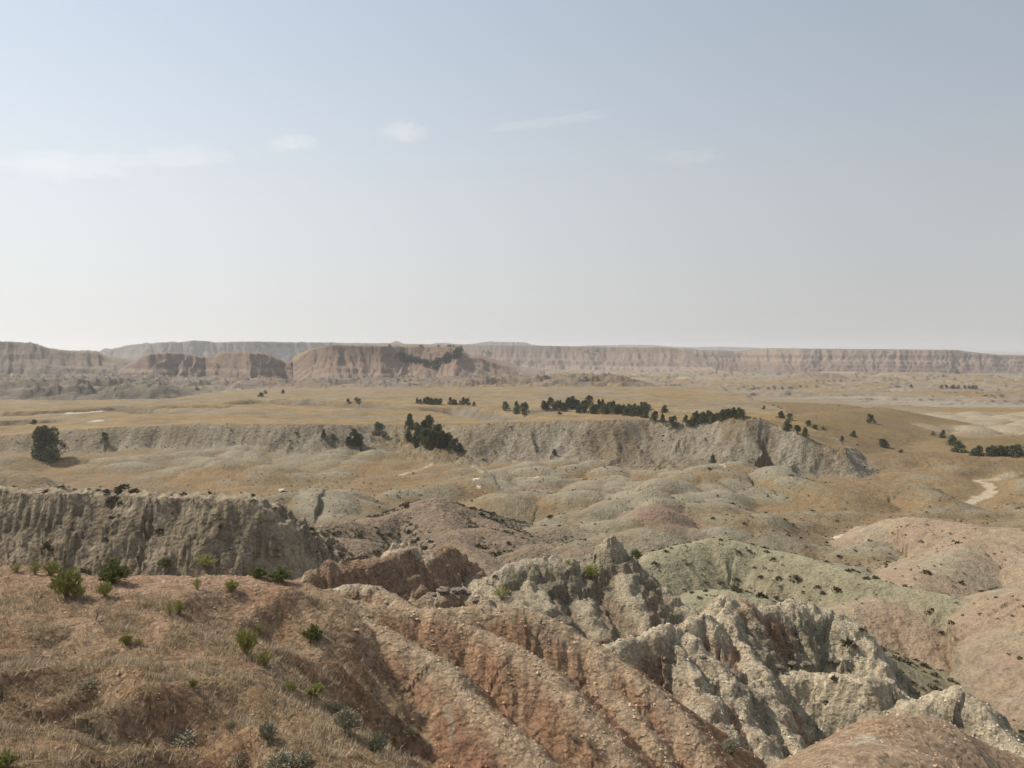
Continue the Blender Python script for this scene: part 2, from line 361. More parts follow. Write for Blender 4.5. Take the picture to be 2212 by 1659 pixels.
TIN = [(0, 400, 455), (170, 400, 455), (340, 400, 448), (500, 401, 425), (650, 402, 400), (340, 390, 640), (620, 388, 700), (120, 412, 375), (340, 412, 365), (560, 411, 345), (680, 411, 330), (-250, 405, 420)]
table_poly = np.vstack([WP(LIP), WP(LIPB), WP(TBK), [[-330, 330, -33]]])
table_ctrl = np.vstack([WP(LIP)[::2], WP(LIPB), WP(TBK), WP(TIN)])

CARVES = [  # polyline, depth, half width
    ([(-60, 412, 370), (30, 411, 375), (60, 409.5, 385), (112, 408, 395), (140, 410, 385), (157, 413.5, 365)], 6.5, 10),
    ([(-60, 419, 330), (0, 418, 335), (45, 416, 342), (72, 415, 346)], 5.5, 8),
    ([(150, 409, 400), (200, 407.5, 405), (235, 407, 400)], 3.5, 9),
    ([(228, 404, 420), (258, 400.5, 440), (300, 401.5, 430), (345, 404, 415), (392, 406.5, 395)], 7.5, 18),
    ([(405, 409, 380), (450, 408, 385), (480, 414, 350), (505, 417, 330), (515, 424, 300)], 4.5, 12),
    ([(520, 412, 350), (580, 409, 360), (640, 410, 350), (690, 414, 325)], 4.0, 12),
]
CARVES = [(WP(p), a, b) for p, a, b in CARVES]
WASH = [(1010, 470), (986, 487), (975, 495), (990, 505), (976, 512), (950, 517), (900, 510)]
def onz(px, py, z):
    """the place seen at (px, py) if the ground there lies at height z"""
    u = (px - 512.0) / F; v = (384.0 - py) / F
    y = CP + v * SP; zz = v * CP - SP
    t = z / zz
    return (u * t, y * t, z)
WASHES = [
    (np.array([onz(px, py, -39.5) for px, py in [(1040, 478), (1005, 482), (980, 484.5), (988, 489), (992, 494), (984, 499), (970, 505), (966, 509), (975, 513)]]), 1.5),
    (np.array([onz(px, py, -38) for px, py in [(864, 528), (853, 535), (845, 540), (835, 545), (826, 551), (818, 558)]]), 1.8),
    (np.array([onz(px, py, -39.5) for px, py in [(470, 474), (480, 478), (490, 484), (478, 489), (474, 495)]]), .8),
    (np.array([onz(px, py, -39.5) for px, py in [(400, 481), (420, 478), (428, 472), (436, 470)]]), .7),
    (np.array([onz(px, py, -41.5) for px, py in [(890, 421), (912, 425), (930, 427), (955, 429)]]), 3.0),
    (np.array([onz(px, py, -41.5) for px, py in [(985, 421), (1005, 422), (1040, 424)]]), 2.5),
]
SALTS = [onz(px, py, -39.3) + (r,) for px, py, r in [(476, 497, 1.5), (479, 501, .9), (536, 495, 1.0), (714, 487, 1.6), (722, 491, 1.0), (603, 509, .8), (282, 498, .8), (500, 486, 1.0)]]

def terrain(X, Y, fine=True):
    shp = X.shape
    X = X.ravel(); Y = Y.ravel()
    R = np.sqrt(X * X + Y * Y)
    Z = base_height(X, Y)
    pid = np.full(X.shape, BASIN, np.int16)
    pid[R > 560] = PLAIN
    crest = np.full(X.shape, 99.0)      # distance from the crest line of the landform that wins
    drop = np.zeros(X.shape)
    # rounded knobs of the basin
    m = (R > 60) & (R < 620)
    x = X[m]; y = Y[m]; r = R[m]
    wx = x + 5 * fbm(x / 28, y / 28, 2, 31); wy = y + 5 * fbm(x / 28, y / 28, 2, 37)
    patch = sst(-.25, .35, fbm(x / 60, y / 60, 2, 41))
    amp = sst(65, 110, r) * (1 - sst(300, 500, r)) * (0.35 + .65 * patch)
    zz = amp * (2.9 * domes(wx / 26, wy / 17, 3, .35, 1.5))
    zz += 0.5 * fbm(x / 40, y / 40, 2, 47) * sst(80, 160, r)
    KN2 = np.zeros(X.shape)
    KN2[m] = sst(75, 120, r) * (1 - sst(270, 330, r)) * (.45 + .55 * patch) * (3.2 * domes(wx / 11 + 9, wy / 7.5, 8, .25, 1.4) + .3 * domes(wx / 6.0 + 3, wy / 5.0, 18, .1, 1.6))
    # pale knobs on the flat at the far right
    kn = sst(330, 350, y) * (1 - sst(470, 520, y)) * sst(.40, .46, x / y) * (1 - sst(330, 360, x))
    zz += kn * 4.5 * domes(wx / 17, wy / 22, 13, .3, 1.7)
    for P, w in WASHES[:2]:
        dw = polydist(x, y, P)[0]
        fl = sst(1.0 * w, 5 * w, dw)
        zz *= fl; KN2[m] *= fl
    Z[m] += zz
    # far flats: thin scarps and low badlands
    m = R > 430
    x = X[m]; y = Y[m]; r = R[m]
    sc = np.clip(r / 900, .6, 6)
    n1 = fbm(x / 150, y / 90, 4, 51); n2 = fbm(x / 420, y / 230, 4, 57)
    st = 1.5 * sst(.0, .03, n1) * 2.3 + sst(.16, .18, n1) * 1.8 + sst(-.2, -.18, n1) * 1.8
    st2 = sst(-.05, -.03, n2) * 4 + sst(.12, .135, n2) * 4
    right = sst(-.18, .02, x / y)
    zz = (st - 2.0) * sst(560, 900, r) * (0.35 + .65 * right) * (1 - .5 * sst(4000, 7000, r)) + (st2 - 4) * sst(1100, 1500, r)
    # dissected dark badlands on the left and along the foot of the mesa
    a = (1 - sst(-.45, -.38, x / y)) * sst(500, 560, y) * (1 - sst(980, 1050, y))
    b = sst(740, 800, y) * (1 - sst(1000, 1100, y)) * (1 - sst(.12, .2, x / y))
    ab = np.maximum(a, b * .8)
    rg = 1 - np.abs(fbm(x / 72, y / 60, 4, 61)) * 2.6
    t = np.clip(rg, 0, 1)
    q = np.floor(t * 4) / 4 + sst(.7, 1, (t * 4) % 1) / 4
    zz += ab * (14.0 * (0.55 * q + 0.45 * t) * sst(-.3, .2, fbm(x / 160, y / 160, 2, 67) + .25) + 3.5)
    Z[m] += zz
    # ridges
    order = [i for i, g in enumerate(RIDGES) if g['pid'] == BASIN] + [-1] + [i for i, g in enumerate(RIDGES) if g['pid'] != BASIN]
    for i in order:
        if i < 0:
            Z += KN2 * (pid == BASIN)
            continue
        g = RIDGES[i]
        P = g['P']; rc = g['reach']
        m = (X > P[:, 0].min() - rc) & (X < P[:, 0].max() + rc) & (Y > P[:, 1].min() - rc) & (Y < P[:, 1].max() + rc)
        if not m.any(): continue
        x = X[m]; y = Y[m]
        wa, wl = g['warp']
        if wa:
            x = x + wa * fbm(X[m] / wl, Y[m] / wl, 3, 100 + i * 7, .55); y = y + wa * fbm(X[m] / wl + 50, Y[m] / wl, 3, 103 + i * 7, .55)
        d, s, side, zc = polydist(x, y, P)
        ra, rl = g['rill']
        # buttresses and rills: the slope bulges and is cut back along the crest
        sw = s / rl + side * 40 + .35 * vn(s / rl * .9, d / rl * .45, 211 + i)
        c1 = 1 - 2 * np.abs(vn(sw, .12 * d / rl + i, 221 + i))
        c2 = 1 - 2 * np.abs(vn(sw * 2.7 + 5, .25 * d / rl, 231 + i))
        gl = sst(.15 * rl, 1.1 * rl, d)
        deff = d * (1 - ra * (.8 * c1 + .4 * c2 - .45) * gl)
        zn = np.where(side < 0, np.interp(deff, *g['near']), np.interp(deff, *g['far']))
        ja, jl = g['jit']
        zt = zc + ja * (fbm(s / jl, side * 0 + i * 3.3, 3, 241 + i) * (1 - sst(0, 2.2 * jl, d)) + .5 * vn(s / jl * 3.1, i * 1.7, 251) * (1 - sst(0, .9 * jl, d)))
        zz = zt - zn
        if g['ledge']:
            th = .55 * g['ledge']
            w_ = zz + .25 * th * fbm(x / (4 * th), y / (4 * th), 2, 263)
            u = (w_ / th) % 1
            zz = zz + th * .95 * (sst(.5, .98, u) - u) * sst(0, .3, zn + .3)
        k = g['k']
        old = Z[m]
        if k:
            hh = np.clip(k - np.abs(zz - old), 0, None) / k
            new = np.maximum(zz, old) + hh * hh * k * .25
        else:
            new = np.maximum(zz, old)
        win = zz > old
        Z[m] = new
        pp = pid[m]; pp[win] = g['pid']; pid[m] = pp
        cc = crest[m]; cc[win] = d[win]; crest[m] = cc
        dd = drop[m]; dd[win] = zn[win]; drop[m] = dd
    kn_rel = KN2
    # ledge with dry grass
    m = (Y < 40) & (X < 8) & (X > -60)
    if m.any():
        x = X[m] + .25 * fbm(X[m] / 1.6, Y[m] / 1.6, 3, 301); y = Y[m] + .25 * fbm(X[m] / 1.6 + 9, Y[m] / 1.6, 3, 303)
        ins = inpoly(x, y, ledge_poly)
        d, s, side, zc = polydist(x, y, np.vstack([ledge_poly, ledge_poly[:1]]))
        zr = rbf(ledge_ctrl, x, y, 1.5) + .16 * fbm(x / 2.6, y / 2.6, 3, 305) * sst(9, 13, y)
        # scoops washed out of the grass slope
        for (px, py, dd_, rr_, hh_) in [(55, 690, 15.0, 1.0, .45), (85, 694, 14.8, .8, .35), (165, 725, 13.3, 1.2, .5), (185, 742, 12.6, 1.0, .5), (235, 760, 12.4, 1.1, .4), (235, 706, 14.6, 1.2, .35), (100, 640, 18.2, 1.2, .25), (250, 620, 21.5, 1.5, .5), (300, 622, 22.2, 1.2, .5)]:
            q = W(px, py, dd_)
            e = np.sqrt((x - q[0]) ** 2 + ((y - q[1]) * .8) ** 2) / rr_
            zr = zr - hh_ * np.exp(-e ** 4) + hh_ * .35 * np.exp(-((e - 1.25) / .3) ** 2) * (y > q[1])
        zz = zr - np.where(ins, 0, np.interp(d * (1 - .3 * (1 - 2 * np.abs(vn(s / 1.3, d * .1, 307)))), *hyp(.9, .5)))
        zz = np.where(~ins & (d > 9), -99.0, zz)
        old = Z[m]; win = zz > old
        Z[m] = np.maximum(zz, old)
        pp = pid[m]; pp[win] = LEDGE; pid[m] = pp
        cc = crest[m]; cc[win] = np.where(ins, 9, d)[win]; crest[m] = cc
        dd = drop[m]; dd[win] = np.where(ins, 0, zc - zz)[win]; drop[m] = dd
    # grass table
    m = (R > 200) & (R < 1150)
    if m.any():
        x0 = X[m]; y0 = Y[m]
        x = x0 + 3.0 * fbm(x0 / 16, y0 / 16, 4, 311, .6); y = y0 + 3.0 * fbm(x0 / 16 + 7, y0 / 16, 4, 313, .6)
        ins = inpoly(x, y, table_poly)
        d, s, side, zc = polydist(x, y, np.vstack([table_poly, table_poly[:1]]))
        zr = rbf(table_ctrl, x, y, 8.0)
        zr = zr + (1.3 * fbm(x0 / 45, y0 / 60, 3, 315) + .5 * fbm(x0 / 13, y0 / 16, 3, 316)) * sst(0, 40, d)
        sw = s / 13 + .4 * vn(s / 11, d / 12, 317)
        c1 = 1 - 2 * np.abs(vn(sw, d / 60, 319)); c2 = 1 - 2 * np.abs(vn(sw * 3.1, d / 25, 321))
        de = d * (1 - .30 * (.8 * c1 + .35 * c2 - .3) * sst(1, 7, d))
        gentle = np.exp(-((x0 + 32) / 26.0) ** 2)       # the wooded draw breaks the bluff down
        dp1 = np.interp(de, [0, 1.2, 2.5, 6, 12, 20, 34, 60, 200], [0, .3, 1.7, 5.2, 9.4, 12.2, 14.5, 18, 50])
        dp2 = np.interp(de, [0, 8, 30, 60, 200], [0, 2.0, 10.5, 16, 50])
        dp = dp1 * (1 - gentle) + dp2 * gentle
        zz = np.where(ins, zr, zc - dp)
        old = Z[m]; win = zz > old
        Z[m] = np.maximum(zz, old)
        pp = pid[m]; pp[win] = np.where(ins, TABLE, TABLE_BLUFF)[win]; pid[m] = pp
        dd = drop[m]; dd[win] = np.where(ins, 0, dp)[win]; drop[m] = dd
        cc = crest[m]; cc[win] = np.where(ins, 0, d)[win]; crest[m] = cc
    cut = np.zeros(X.shape)
    for P, dep, hw in CARVES:
        rc = 4 * hw
        m = (X > P[:, 0].min() - rc) & (X < P[:, 0].max() + rc) & (Y > P[:, 1].min() - rc) & (Y < P[:, 1].max() + rc)
        if not m.any(): continue
        x = X[m]; y = Y[m]
        x = x + .35 * hw * fbm(x / hw / 1.6, y / hw / 1.6, 3, 331); y = y + .35 * hw * fbm(x / hw / 1.6 + 9, y / hw / 1.6, 3, 333)
        d, s, side, zc = polydist(x, y, P)
        L = s.max()
        e = sst(0, .18, s / L) * (1 - sst(.82, 1, s / L))
        k = (1 - sst(.45, 1.0, d / hw)) * e
        Z[m] -= dep * k
        cut[m] = np.maximum(cut[m], sst(.1, .4, k))
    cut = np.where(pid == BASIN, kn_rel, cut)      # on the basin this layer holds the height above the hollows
    return [a.reshape(shp) for a in (Z, pid, crest, drop, cut)]

# ------------------------------------------------------------------ running water cuts the slopes
def erode(Z, cell, steps, K, mexp=0.45, diff=0.0, asp=1.0):
    n, m = Z.shape
    idx = np.arange(n * m).reshape(n, m)
    dg = math.hypot(1, asp)      # asp: row spacing over column spacing
    offs = [(-1, -1, dg), (-1, 0, asp), (-1, 1, dg), (0, -1, 1), (0, 1, 1), (1, -1, dg), (1, 0, asp), (1, 1, dg)]
    Z = Z.copy()
    for it in range(steps):
        Zp = np.pad(Z, 1, mode='edge')
        best = np.zeros((n, m)); rec = idx.copy(); bl = np.ones((n, m))
        for dy, dx, l in offs:
            zn = Zp[1 + dy:1 + dy + n, 1 + dx:1 + dx + m]
            sl = (Z - zn) / (l * cell)
            k = sl > best
            best = np.where(k, sl, best)
            ry = np.clip(np.arange(n)[:, None] + dy, 0, n - 1); rx = np.clip(np.arange(m)[None, :] + dx, 0, m - 1)
            rec = np.where(k, idx[ry, rx], rec)
            bl = np.where(k, l, bl)
        order = np.argsort(-Z.ravel(), kind='stable').tolist()
        r = rec.ravel().tolist()
        A = [1.0] * (n * m)
        for i in order:
            j = r[i]
            if j != i: A[j] += A[i]
        A = np.array(A).reshape(n, m)
        dz = K * (A * cell * cell * asp) ** mexp * best
        dz = np.minimum(dz, .6 * best * bl * cell)
        Z = Z - dz
        if diff:
            Zp = np.pad(Z, 1, mode='edge')
            Z = Z + diff * (Zp[:-2, 1:-1] + Zp[2:, 1:-1] + Zp[1:-1, :-2] + Zp[1:-1, 2:] - 4 * Z)
    return Z

EROS = []
for (x0, x1, y0, y1, cell, steps, K, diff) in [(-26, 36, 9, 62, .17, 8, .085, .02), (-100, 120, 58, 330, .75, 8, .055, .04)]:
    gx = np.arange(x0, x1, cell); gy = np.arange(y0, y1, cell)
    GX, GY = np.meshgrid(gx, gy)
    Z0, gp, _, gd, _ = terrain(GX, GY)
    mask = np.isin(gp, [RIDGE, SPUR, PEAK, CONE_RIDGE, BLUFF, GREY, PINK, CONE_HILL, TABLE_BLUFF, BASIN]) * 1.0
    mask[gp == DOME] = .03; mask[gp == LEDGE] = .25; mask[gp == TAN] = .6
    mask[gp == RIDGE] = .7; mask[gp == BASIN] = .07; mask[gp == BLUFF] = .1; mask[gp == TABLE_BLUFF] = .5; mask[np.isin(gp, [PEAK, CONE_RIDGE])] = .4; mask[gp == SPUR] = .65; mask[gp == GREY] = .6; mask[gp == PINK] = .55; mask[gp == CONE_HILL] = .5
    Zr = Z0 + cell * .5 * fbm(GX / cell / 3.0, GY / cell / 3.0, 3, 401)
    D = erode(Zr, cell, steps, K, diff=diff) - Zr
    lim = 4.0 * cell if cell < .5 else 1.7 * cell
    D = np.clip(D, None, .1); D = np.where(D < 0, -lim * np.tanh(-D / lim), D)
    D *= mask
    ed = np.minimum(np.minimum(GX - x0, x1 - GX), np.minimum(GY - y0, y1 - GY))
    D *= sst(0, 10 * cell, ed)
    EROS.append((x0, y0, cell, D))

def eros_at(X, Y):
    out = np.zeros(X.shape)
    for x0, y0, c, D in EROS:
        n, m = D.shape
        fx = (X - x0) / c; fy = (Y - y0) / c
        k = (fx > 0) & (fx < m - 1.01) & (fy > 0) & (fy < n - 1.01)
        ix = fx[k].astype(int); iy = fy[k].astype(int); u = fx[k] - ix; v = fy[k] - iy
        out[k] += (D[iy, ix] * (1 - u) + D[iy, ix + 1] * u) * (1 - v) + (D[iy + 1, ix] * (1 - u) + D[iy + 1, ix + 1] * u) * v
    return out

# ------------------------------------------------------------------ ground grid: fine where the land is near
def rows():
    out = [1.2]
    steps = [(7, .07), (10.5, .02), (62, .0056), (120, .0066), (330, .0066), (600, .008), (1420, .008), (2600, .02), (30000, .05)]
    while out[-1] < 26000:
        for lim, st in steps:
            if out[-1] < lim:
                out.append(out[-1] * (1 + st)); break
    return np.array(out)
rr = rows()
fine = np.radians(np.arange(-35.5, 35.51, .082))
wing = np.radians(np.array([-75, -70, -65, -60, -56, -53, -50, -48, -46, -44, -42, -40.5, -39.2, -38.2, -37.4, -36.8, -36.3, -35.9]))
th = np.concatenate([wing, fine, -wing[::-1]])
NR, NC = len(rr), len(th)
GX = rr[:, None] * np.sin(th)[None]; GY = rr[:, None] * np.cos(th)[None]
GZ, GP, GC, GD, GCUT = terrain(GX, GY)
GE = eros_at(GX, GY)
GZ = GZ + GE
# crumbly relief at the scale of clods
R_ = np.sqrt(GX ** 2 + GY ** 2)
am = np.isin(GP, [SPUR, PEAK, CONE_RIDGE]) * 1.5 + (GP == RIDGE) * 1.15 + (GP == LEDGE) * .6 + (GP == BLUFF) * 2.2 + (GP == DOME) * .35 + (GP == CONE_HILL) * .6 + (GP == TABLE_BLUFF) * 1.3 + np.isin(GP, [BASIN, PINK, GREY, TAN]) * .17
am = am * sst(9, 13, R_)
k = am > 0
xx = GX[k] + .3 * GZ[k]; yy = GY[k] - 1.2 * GZ[k]      # followed down the slope so that nothing smears on steep faces
cl = np.zeros(GZ.shape)
sc = np.clip(R_[k] / 26.0, .6, 9)
f1 = worley(xx / .42 / sc, yy / .42 / sc, 505)[0]; f2 = worley(xx / .17 / sc, yy / .17 / sc, 507)[0]
# broken blocks of rock on the crags
kc = np.isin(GP, [SPUR, PEAK, CONE_RIDGE, BLUFF])
bx_, by_ = GX[kc], GY[kc]
bz_ = GZ[kc]
by_ = by_ - .8 * bz_
wx_ = bx_ + .5 * fbm(bx_ / 1.1, by_ / 1.1, 3, 521); wy_ = by_ + .5 * fbm(bx_ / 1.1 + 5, by_ / 1.1, 3, 523)
g1, k1 = worley(wx_ / 1.1, wy_ / 1.1 + bz_ * .4, 525); g2, k2 = worley(wx_ / .45, wy_ / .45 + bz_ * .8, 527)
crag = sst(-.25, .25, fbm(bx_ / 3.2, by_ / 3.2, 3, 529))
GZ[kc] += sst(.3, 1.8, GC[kc]) * crag * (.42 * (k1 - .5) * (1 - .6 * sst(.35, .75, g1)) + .24 * (k2 - .5) * (1 - .5 * sst(.35, .75, g2))) * np.where(GP[kc] == BLUFF, 1.5, np.where(GP[kc] == PEAK, .7, 1.0))
cl[k] = .075 * sc ** .85 * (1.1 * fbm(xx / .6 / sc, yy / .6 / sc, 4, 501, .65) + .55 * (.5 - f1) + .3 * (.5 - f2))
GZ = GZ + am * cl
print('grid', NR, NC, NR * NC)
# ------------------------------------------------------------------ earth colours (bare reflectance)
C = lambda *a: np.array(a)
ORANGE, REDBR, PALE, TANC = C(.35, .215, .135), C(.25, .145, .098), C(.52, .455, .345), C(.375, .285, .19)
GREYG, GREYB, PINKC, GRASS = C(.30, .268, .20), C(.235, .20, .155), C(.355, .262, .19), C(.35, .245, .105)
STRAW, OLIVE, SALT, SCRUB = C(.385, .29, .16), C(.17, .16, .075), C(.76, .72, .64), C(.15, .13, .075)
MAUVE, DUST, ROCK = C(.25, .19, .165), C(.345, .295, .22), C(.40, .355, .27)

def strata(Z, X, Y, thick, pal, wob=.35, seed=600):
    t = (Z + wob * thick * fbm(X / thick / 4, Y / thick / 4, 2, seed)) / thick
    i = np.floor(t).astype(np.int64); f = sst(.38, .62, t - i)
    n = len(pal); pal = np.array(pal)
    a = (_r(i, i * 0 + seed, 3) * n).astype(int) % n; b = (_r(i + 1, i * 0 + seed, 3) * n).astype(int) % n
    return lerp3(pal[a], pal[b], f)

def mixc(c, col, k):
    return c + (np.asarray(col) - c) * np.clip(k, 0, 1)[..., None]

def colours(X, Y, Z, pid, crest, drop, cut, slope):
    R = np.sqrt(X * X + Y * Y)
    c = np.zeros(X.shape + (3,))
    gr = np.zeros(X.shape)           # dry grass
    XW = X + .3 * Z; YW = Y - 1.2 * Z
    def sel(p): return pid == p
    m = sel(LEDGE)
    if m.any():
        x, y = XW[m], YW[m]
        n = fbm(x / 2.2, y / 2.2, 4, 701)
        a = lerp3(ORANGE + 0 * x[:, None], TANC + 0 * x[:, None], sst(-.4, .5, n))
        bare = sst(20.5, 23.5, Y[m] + 1.2 * n) * (1 - sst(-6, -2, X[m] + 2 * n) * .35)
        a = mixc(a, C(.40, .262, .18), .75 * sst(-6.5, -9, X[m]) * sst(17, 20, Y[m]))
        g = (1 - bare) * sst(-.45, .35, fbm(x / 1.7, y / 1.7, 4, 703) + .3 * sst(19, 12, Y[m])) * (1 - .75 * sst(.5, .9, slope[m]))
        a = mixc(a, C(.27, .19, .105), .8 * g)
        c[m] = a; gr[m] = g
    m = sel(RIDGE)
    if m.any():
        x, y, d = XW[m], YW[m], drop[m]
        n = fbm(x / 2.6, y / 2.6, 4, 711); n2 = fbm(x / .9, y / .9, 3, 713)
        a = lerp3(ORANGE * .93 + 0 * x[:, None], TANC * .92, sst(-.25, .55, n))
        a = mixc(a, REDBR, .75 * sst(.05, .55, fbm(x / 3.4, y / 3.4, 3, 715)))
        a = mixc(a, GREYB, .55 * sst(2.2, 4.5, d + n))
        a = mixc(a, C(.46, .36, .25), .7 * (1 - sst(.25, .9, crest[m] + .35 * n2)))
        a = mixc(a, ROCK, .5 * sst(.35, .6, n2))
        c[m] = a
    m = sel(SPUR)
    if m.any():
        x, y, z, d = XW[m], YW[m], Z[m], drop[m]
        n = fbm(x / 2.4, y / 2.4, 4, 721); n2 = fbm(x / .8, y / .8, 3, 723)
        a = strata(z, x, y, .75, [GREYG * .92, GREYB, ROCK, GREYG, C(.30, .24, .17), GREYG * .85], .5, 61)
        red = sst(.1, .4, fbm(x / 4.2 + 3, y / 4.2, 3, 725) + .25 * sst(17, 13, X[m]) * sst(3, .5, d))
        a = mixc(a, REDBR * 1.05, .85 * red)
        a = mixc(a, C(.40, .27, .175), .8 * (1 - sst(.4, 1.4, d)) * sst(40, 42, Y[m]) * (1 - sst(12, 13.5, X[m])))
        a = mixc(a, PALE, .9 * (1 - sst(.4, 1.3, crest[m] + .5 * n2)) * sst(-.4, .1, n + .2))
        a = mixc(a, PALE * .95, .75 * sst(.3, .5, n2))
        c[m] = a
    m = sel(PEAK)
    if m.any():
        x, y, z, d = XW[m], YW[m], Z[m], drop[m]
        n = fbm(x / 3, y / 3, 4, 731); n2 = fbm(x / .9, y / .9, 3, 733)
        a = strata(z, x, y, .8, [C(.31, .27, .195), C(.27, .235, .175), ROCK * .95, C(.29, .25, .185), C(.27, .215, .16)], .45, 63)
        a = mixc(a, C(.27, .19, .135), .7 * sst(.05, .45, n) * sst(3, 5, d))
        a = mixc(a, PALE * .9, .75 * (1 - sst(.4, 1.1, crest[m] + .4 * n2)) + .5 * sst(.35, .55, n2))
        c[m] = a
    m = sel(CONE_RIDGE)
    if m.any():
        x, y, z, d = XW[m], YW[m], Z[m], drop[m]
        n = fbm(x / 3, y / 3, 4, 741); n2 = fbm(x / .8, y / .8, 3, 743)
        a = lerp3(C(.31, .215, .15) + 0 * x[:, None], GREYB * 1.05, sst(1.6, 3.6, d + 1.2 * n))
        a = mixc(a, C(.36, .24, .155), .6 * sst(0, .4, n) * (1 - sst(2, 4, d)))
        a = mixc(a, PALE, .85 * (1 - sst(.3, .8, crest[m] + .35 * n2)) * sst(-.3, .2, n))
        a = mixc(a, ROCK, .6 * sst(.3, .5, n2))
        c[m] = a
    m = sel(DOME)
    if m.any():
        x, y = X[m], Y[m]
        n = fbm(x / 1.6, y / 1.6, 4, 751)
        a = lerp3(C(.42, .30, .205) + 0 * x[:, None], C(.37, .25, .165), sst(-.2, .4, n))
        a = mixc(a, PALE, .8 * sst(.25, .5, fbm(x / 1.9 + 5, y / 1.9, 3, 753)))
        a = mixc(a, C(.21, .15, .10), .6 * sst(.3, .5, fbm(x / .9, y / .9, 3, 755)))
        c[m] = a
    m = sel(BLUFF)
    if m.any():
        x, y, z, d = XW[m], YW[m], Z[m], drop[m]
        n = fbm(x / 6, y / 6, 4, 761); n2 = fbm(x / 1.6, y / 1.6, 3, 763)
        a = strata(z, x, y, .55, [C(.26, .225, .17), C(.20, .17, .13), C(.24, .20, .15), C(.36, .315, .24)], .35, 65)
        a = mixc(a, C(.26, .195, .145), .8 * sst(4.5, 7.5, d + 1.5 * n))
        a = mixc(a, C(.42, .365, .275), .8 * (1 - sst(.8, 2.0, crest[m] + .8 * n2)))
        a = mixc(a, SCRUB, .7 * sst(.22, .45, n2) * sst(.5, 1.5, d))
        c[m] = a
    m = sel(GREY)
    if m.any():
        x, y, d = XW[m], YW[m], drop[m]
        n = fbm(x / 7, y / 7, 4, 771)
        a = lerp3(C(.305, .285, .21) + 0 * x[:, None], C(.30, .265, .19), sst(1, 5, d + 3 * n))
        a = mixc(a, C(.36, .345, .255), .6 * (1 - sst(.5, 2.5, crest[m])))
        a = mixc(a, SCRUB * 1.3, .45 * sst(.25, .5, fbm(x / 1.6, y / 1.6, 3, 773)))
        c[m] = a
    m = sel(PINK)
    if m.any():
        x, y, d = XW[m], YW[m], drop[m]
        n = fbm(x / 14, y / 14, 4, 781); n2 = fbm(x / 2.2, y / 2.2, 3, 783)
        a = lerp3(PINKC + 0 * x[:, None], C(.335, .275, .20), sst(-.15, .35, n))
        a = mixc(a, C(.36, .245, .175), .6 * sst(.1, .5, fbm(x / 9, y / 9, 3, 785)))
        a = mixc(a, C(.40, .35, .265), .5 * (1 - sst(.5, 3.5, crest[m])) * sst(-.3, .2, n))
        a = mixc(a, C(.24, .185, .105), .6 * sst(.2, .5, n2) * sst(-.1, .4, fbm(x / 16, y / 16, 2, 787)))
        c[m] = a
    m = sel(CONE_HILL)
    if m.any():
        x, y, d = XW[m], YW[m], drop[m]
        n = fbm(x / 9, y / 9, 4, 791)
        a = lerp3(C(.275, .217, .165) + 0 * x[:, None], GREYG * .92, sst(2.5, 6.5, d + 3 * n + .24 * (X[m] + 10)))
        a = mixc(a, C(.33, .25, .175), .6 * (1 - sst(.5, 2.5, crest[m])))
        a = mixc(a, SCRUB * 1.2, .65 * sst(.02, .35, fbm(x / 1.7, y / 1.7, 4, 793)) * sst(1, 4, d + 2 * n))
        c[m] = a
    m = sel(BASIN)
    if m.any():
        x, y, z, r = X[m], Y[m], Z[m], R[m]
        h = z - base_height(x, y)
        n = fbm(x / 30, y / 24, 4, 801); n2 = fbm(x / 5, y / 5, 3, 803)
        a = lerp3(GREYG + 0 * x[:, None], C(.315, .29, .215), sst(-.3, .3, n2))
        a = mixc(a, C(.31, .245, .185), .7 * sst(.1, .5, fbm(x / 45 + 3, y / 35, 3, 805)))
        a = mixc(a, C(.24, .215, .165), .5 * sst(.0, .5, fbm(x / 12, y / 12, 3, 807)))
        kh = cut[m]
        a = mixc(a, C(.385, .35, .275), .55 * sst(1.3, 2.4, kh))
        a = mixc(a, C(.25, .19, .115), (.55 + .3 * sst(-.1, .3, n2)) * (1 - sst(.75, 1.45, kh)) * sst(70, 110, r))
        zone = sst(150, 190, y) * .9 + .35 * sst(80, 110, y)
        zone = np.maximum(zone * (1 - .25 * sst(.12, .3, x / np.maximum(y, 1))), .75 * sst(.3, .42, x / np.maximum(y, 1)) * sst(120, 160, y))
        kh = cut[m]
        g = zone * (1 - sst(.8, 1.85, kh + .12 * h - 1.3 * n - 1.1 * sst(.0, .5, fbm(x / 50, y / 30, 2, 809)))) * sst(-.55, .1, n + .35 * zone)
        g *= 1 - .6 * sst(-18, -45, x) * (1 - sst(-.1, .3, n))
        a = mixc(a, lerp3(C(.305, .23, .135) + 0 * x[:, None], C(.295, .205, .115), sst(-.3, .4, n2)), .88 * g)
        white = sst(330, 350, y) * (1 - sst(470, 520, y)) * sst(.40, .46, x / np.maximum(y, 1))
        a = mixc(a, C(.43, .385, .30), .8 * white * sst(.4, 1.5, h))
        a = mixc(a, C(.31, .215, .17), .8 * sst(1, .4, np.sqrt(((x - 27.5) / 9) ** 2 + ((y - 145) / 10) ** 2) + .4 * n2))
        a = mixc(a, OLIVE, .55 * sst(60, 85, r) * (1 - sst(85, 95, r)) * sst(0, .4, n2) * sst(20, 30, x))
        c[m] = a; gr[m] = g * .6
    m = sel(TABLE)
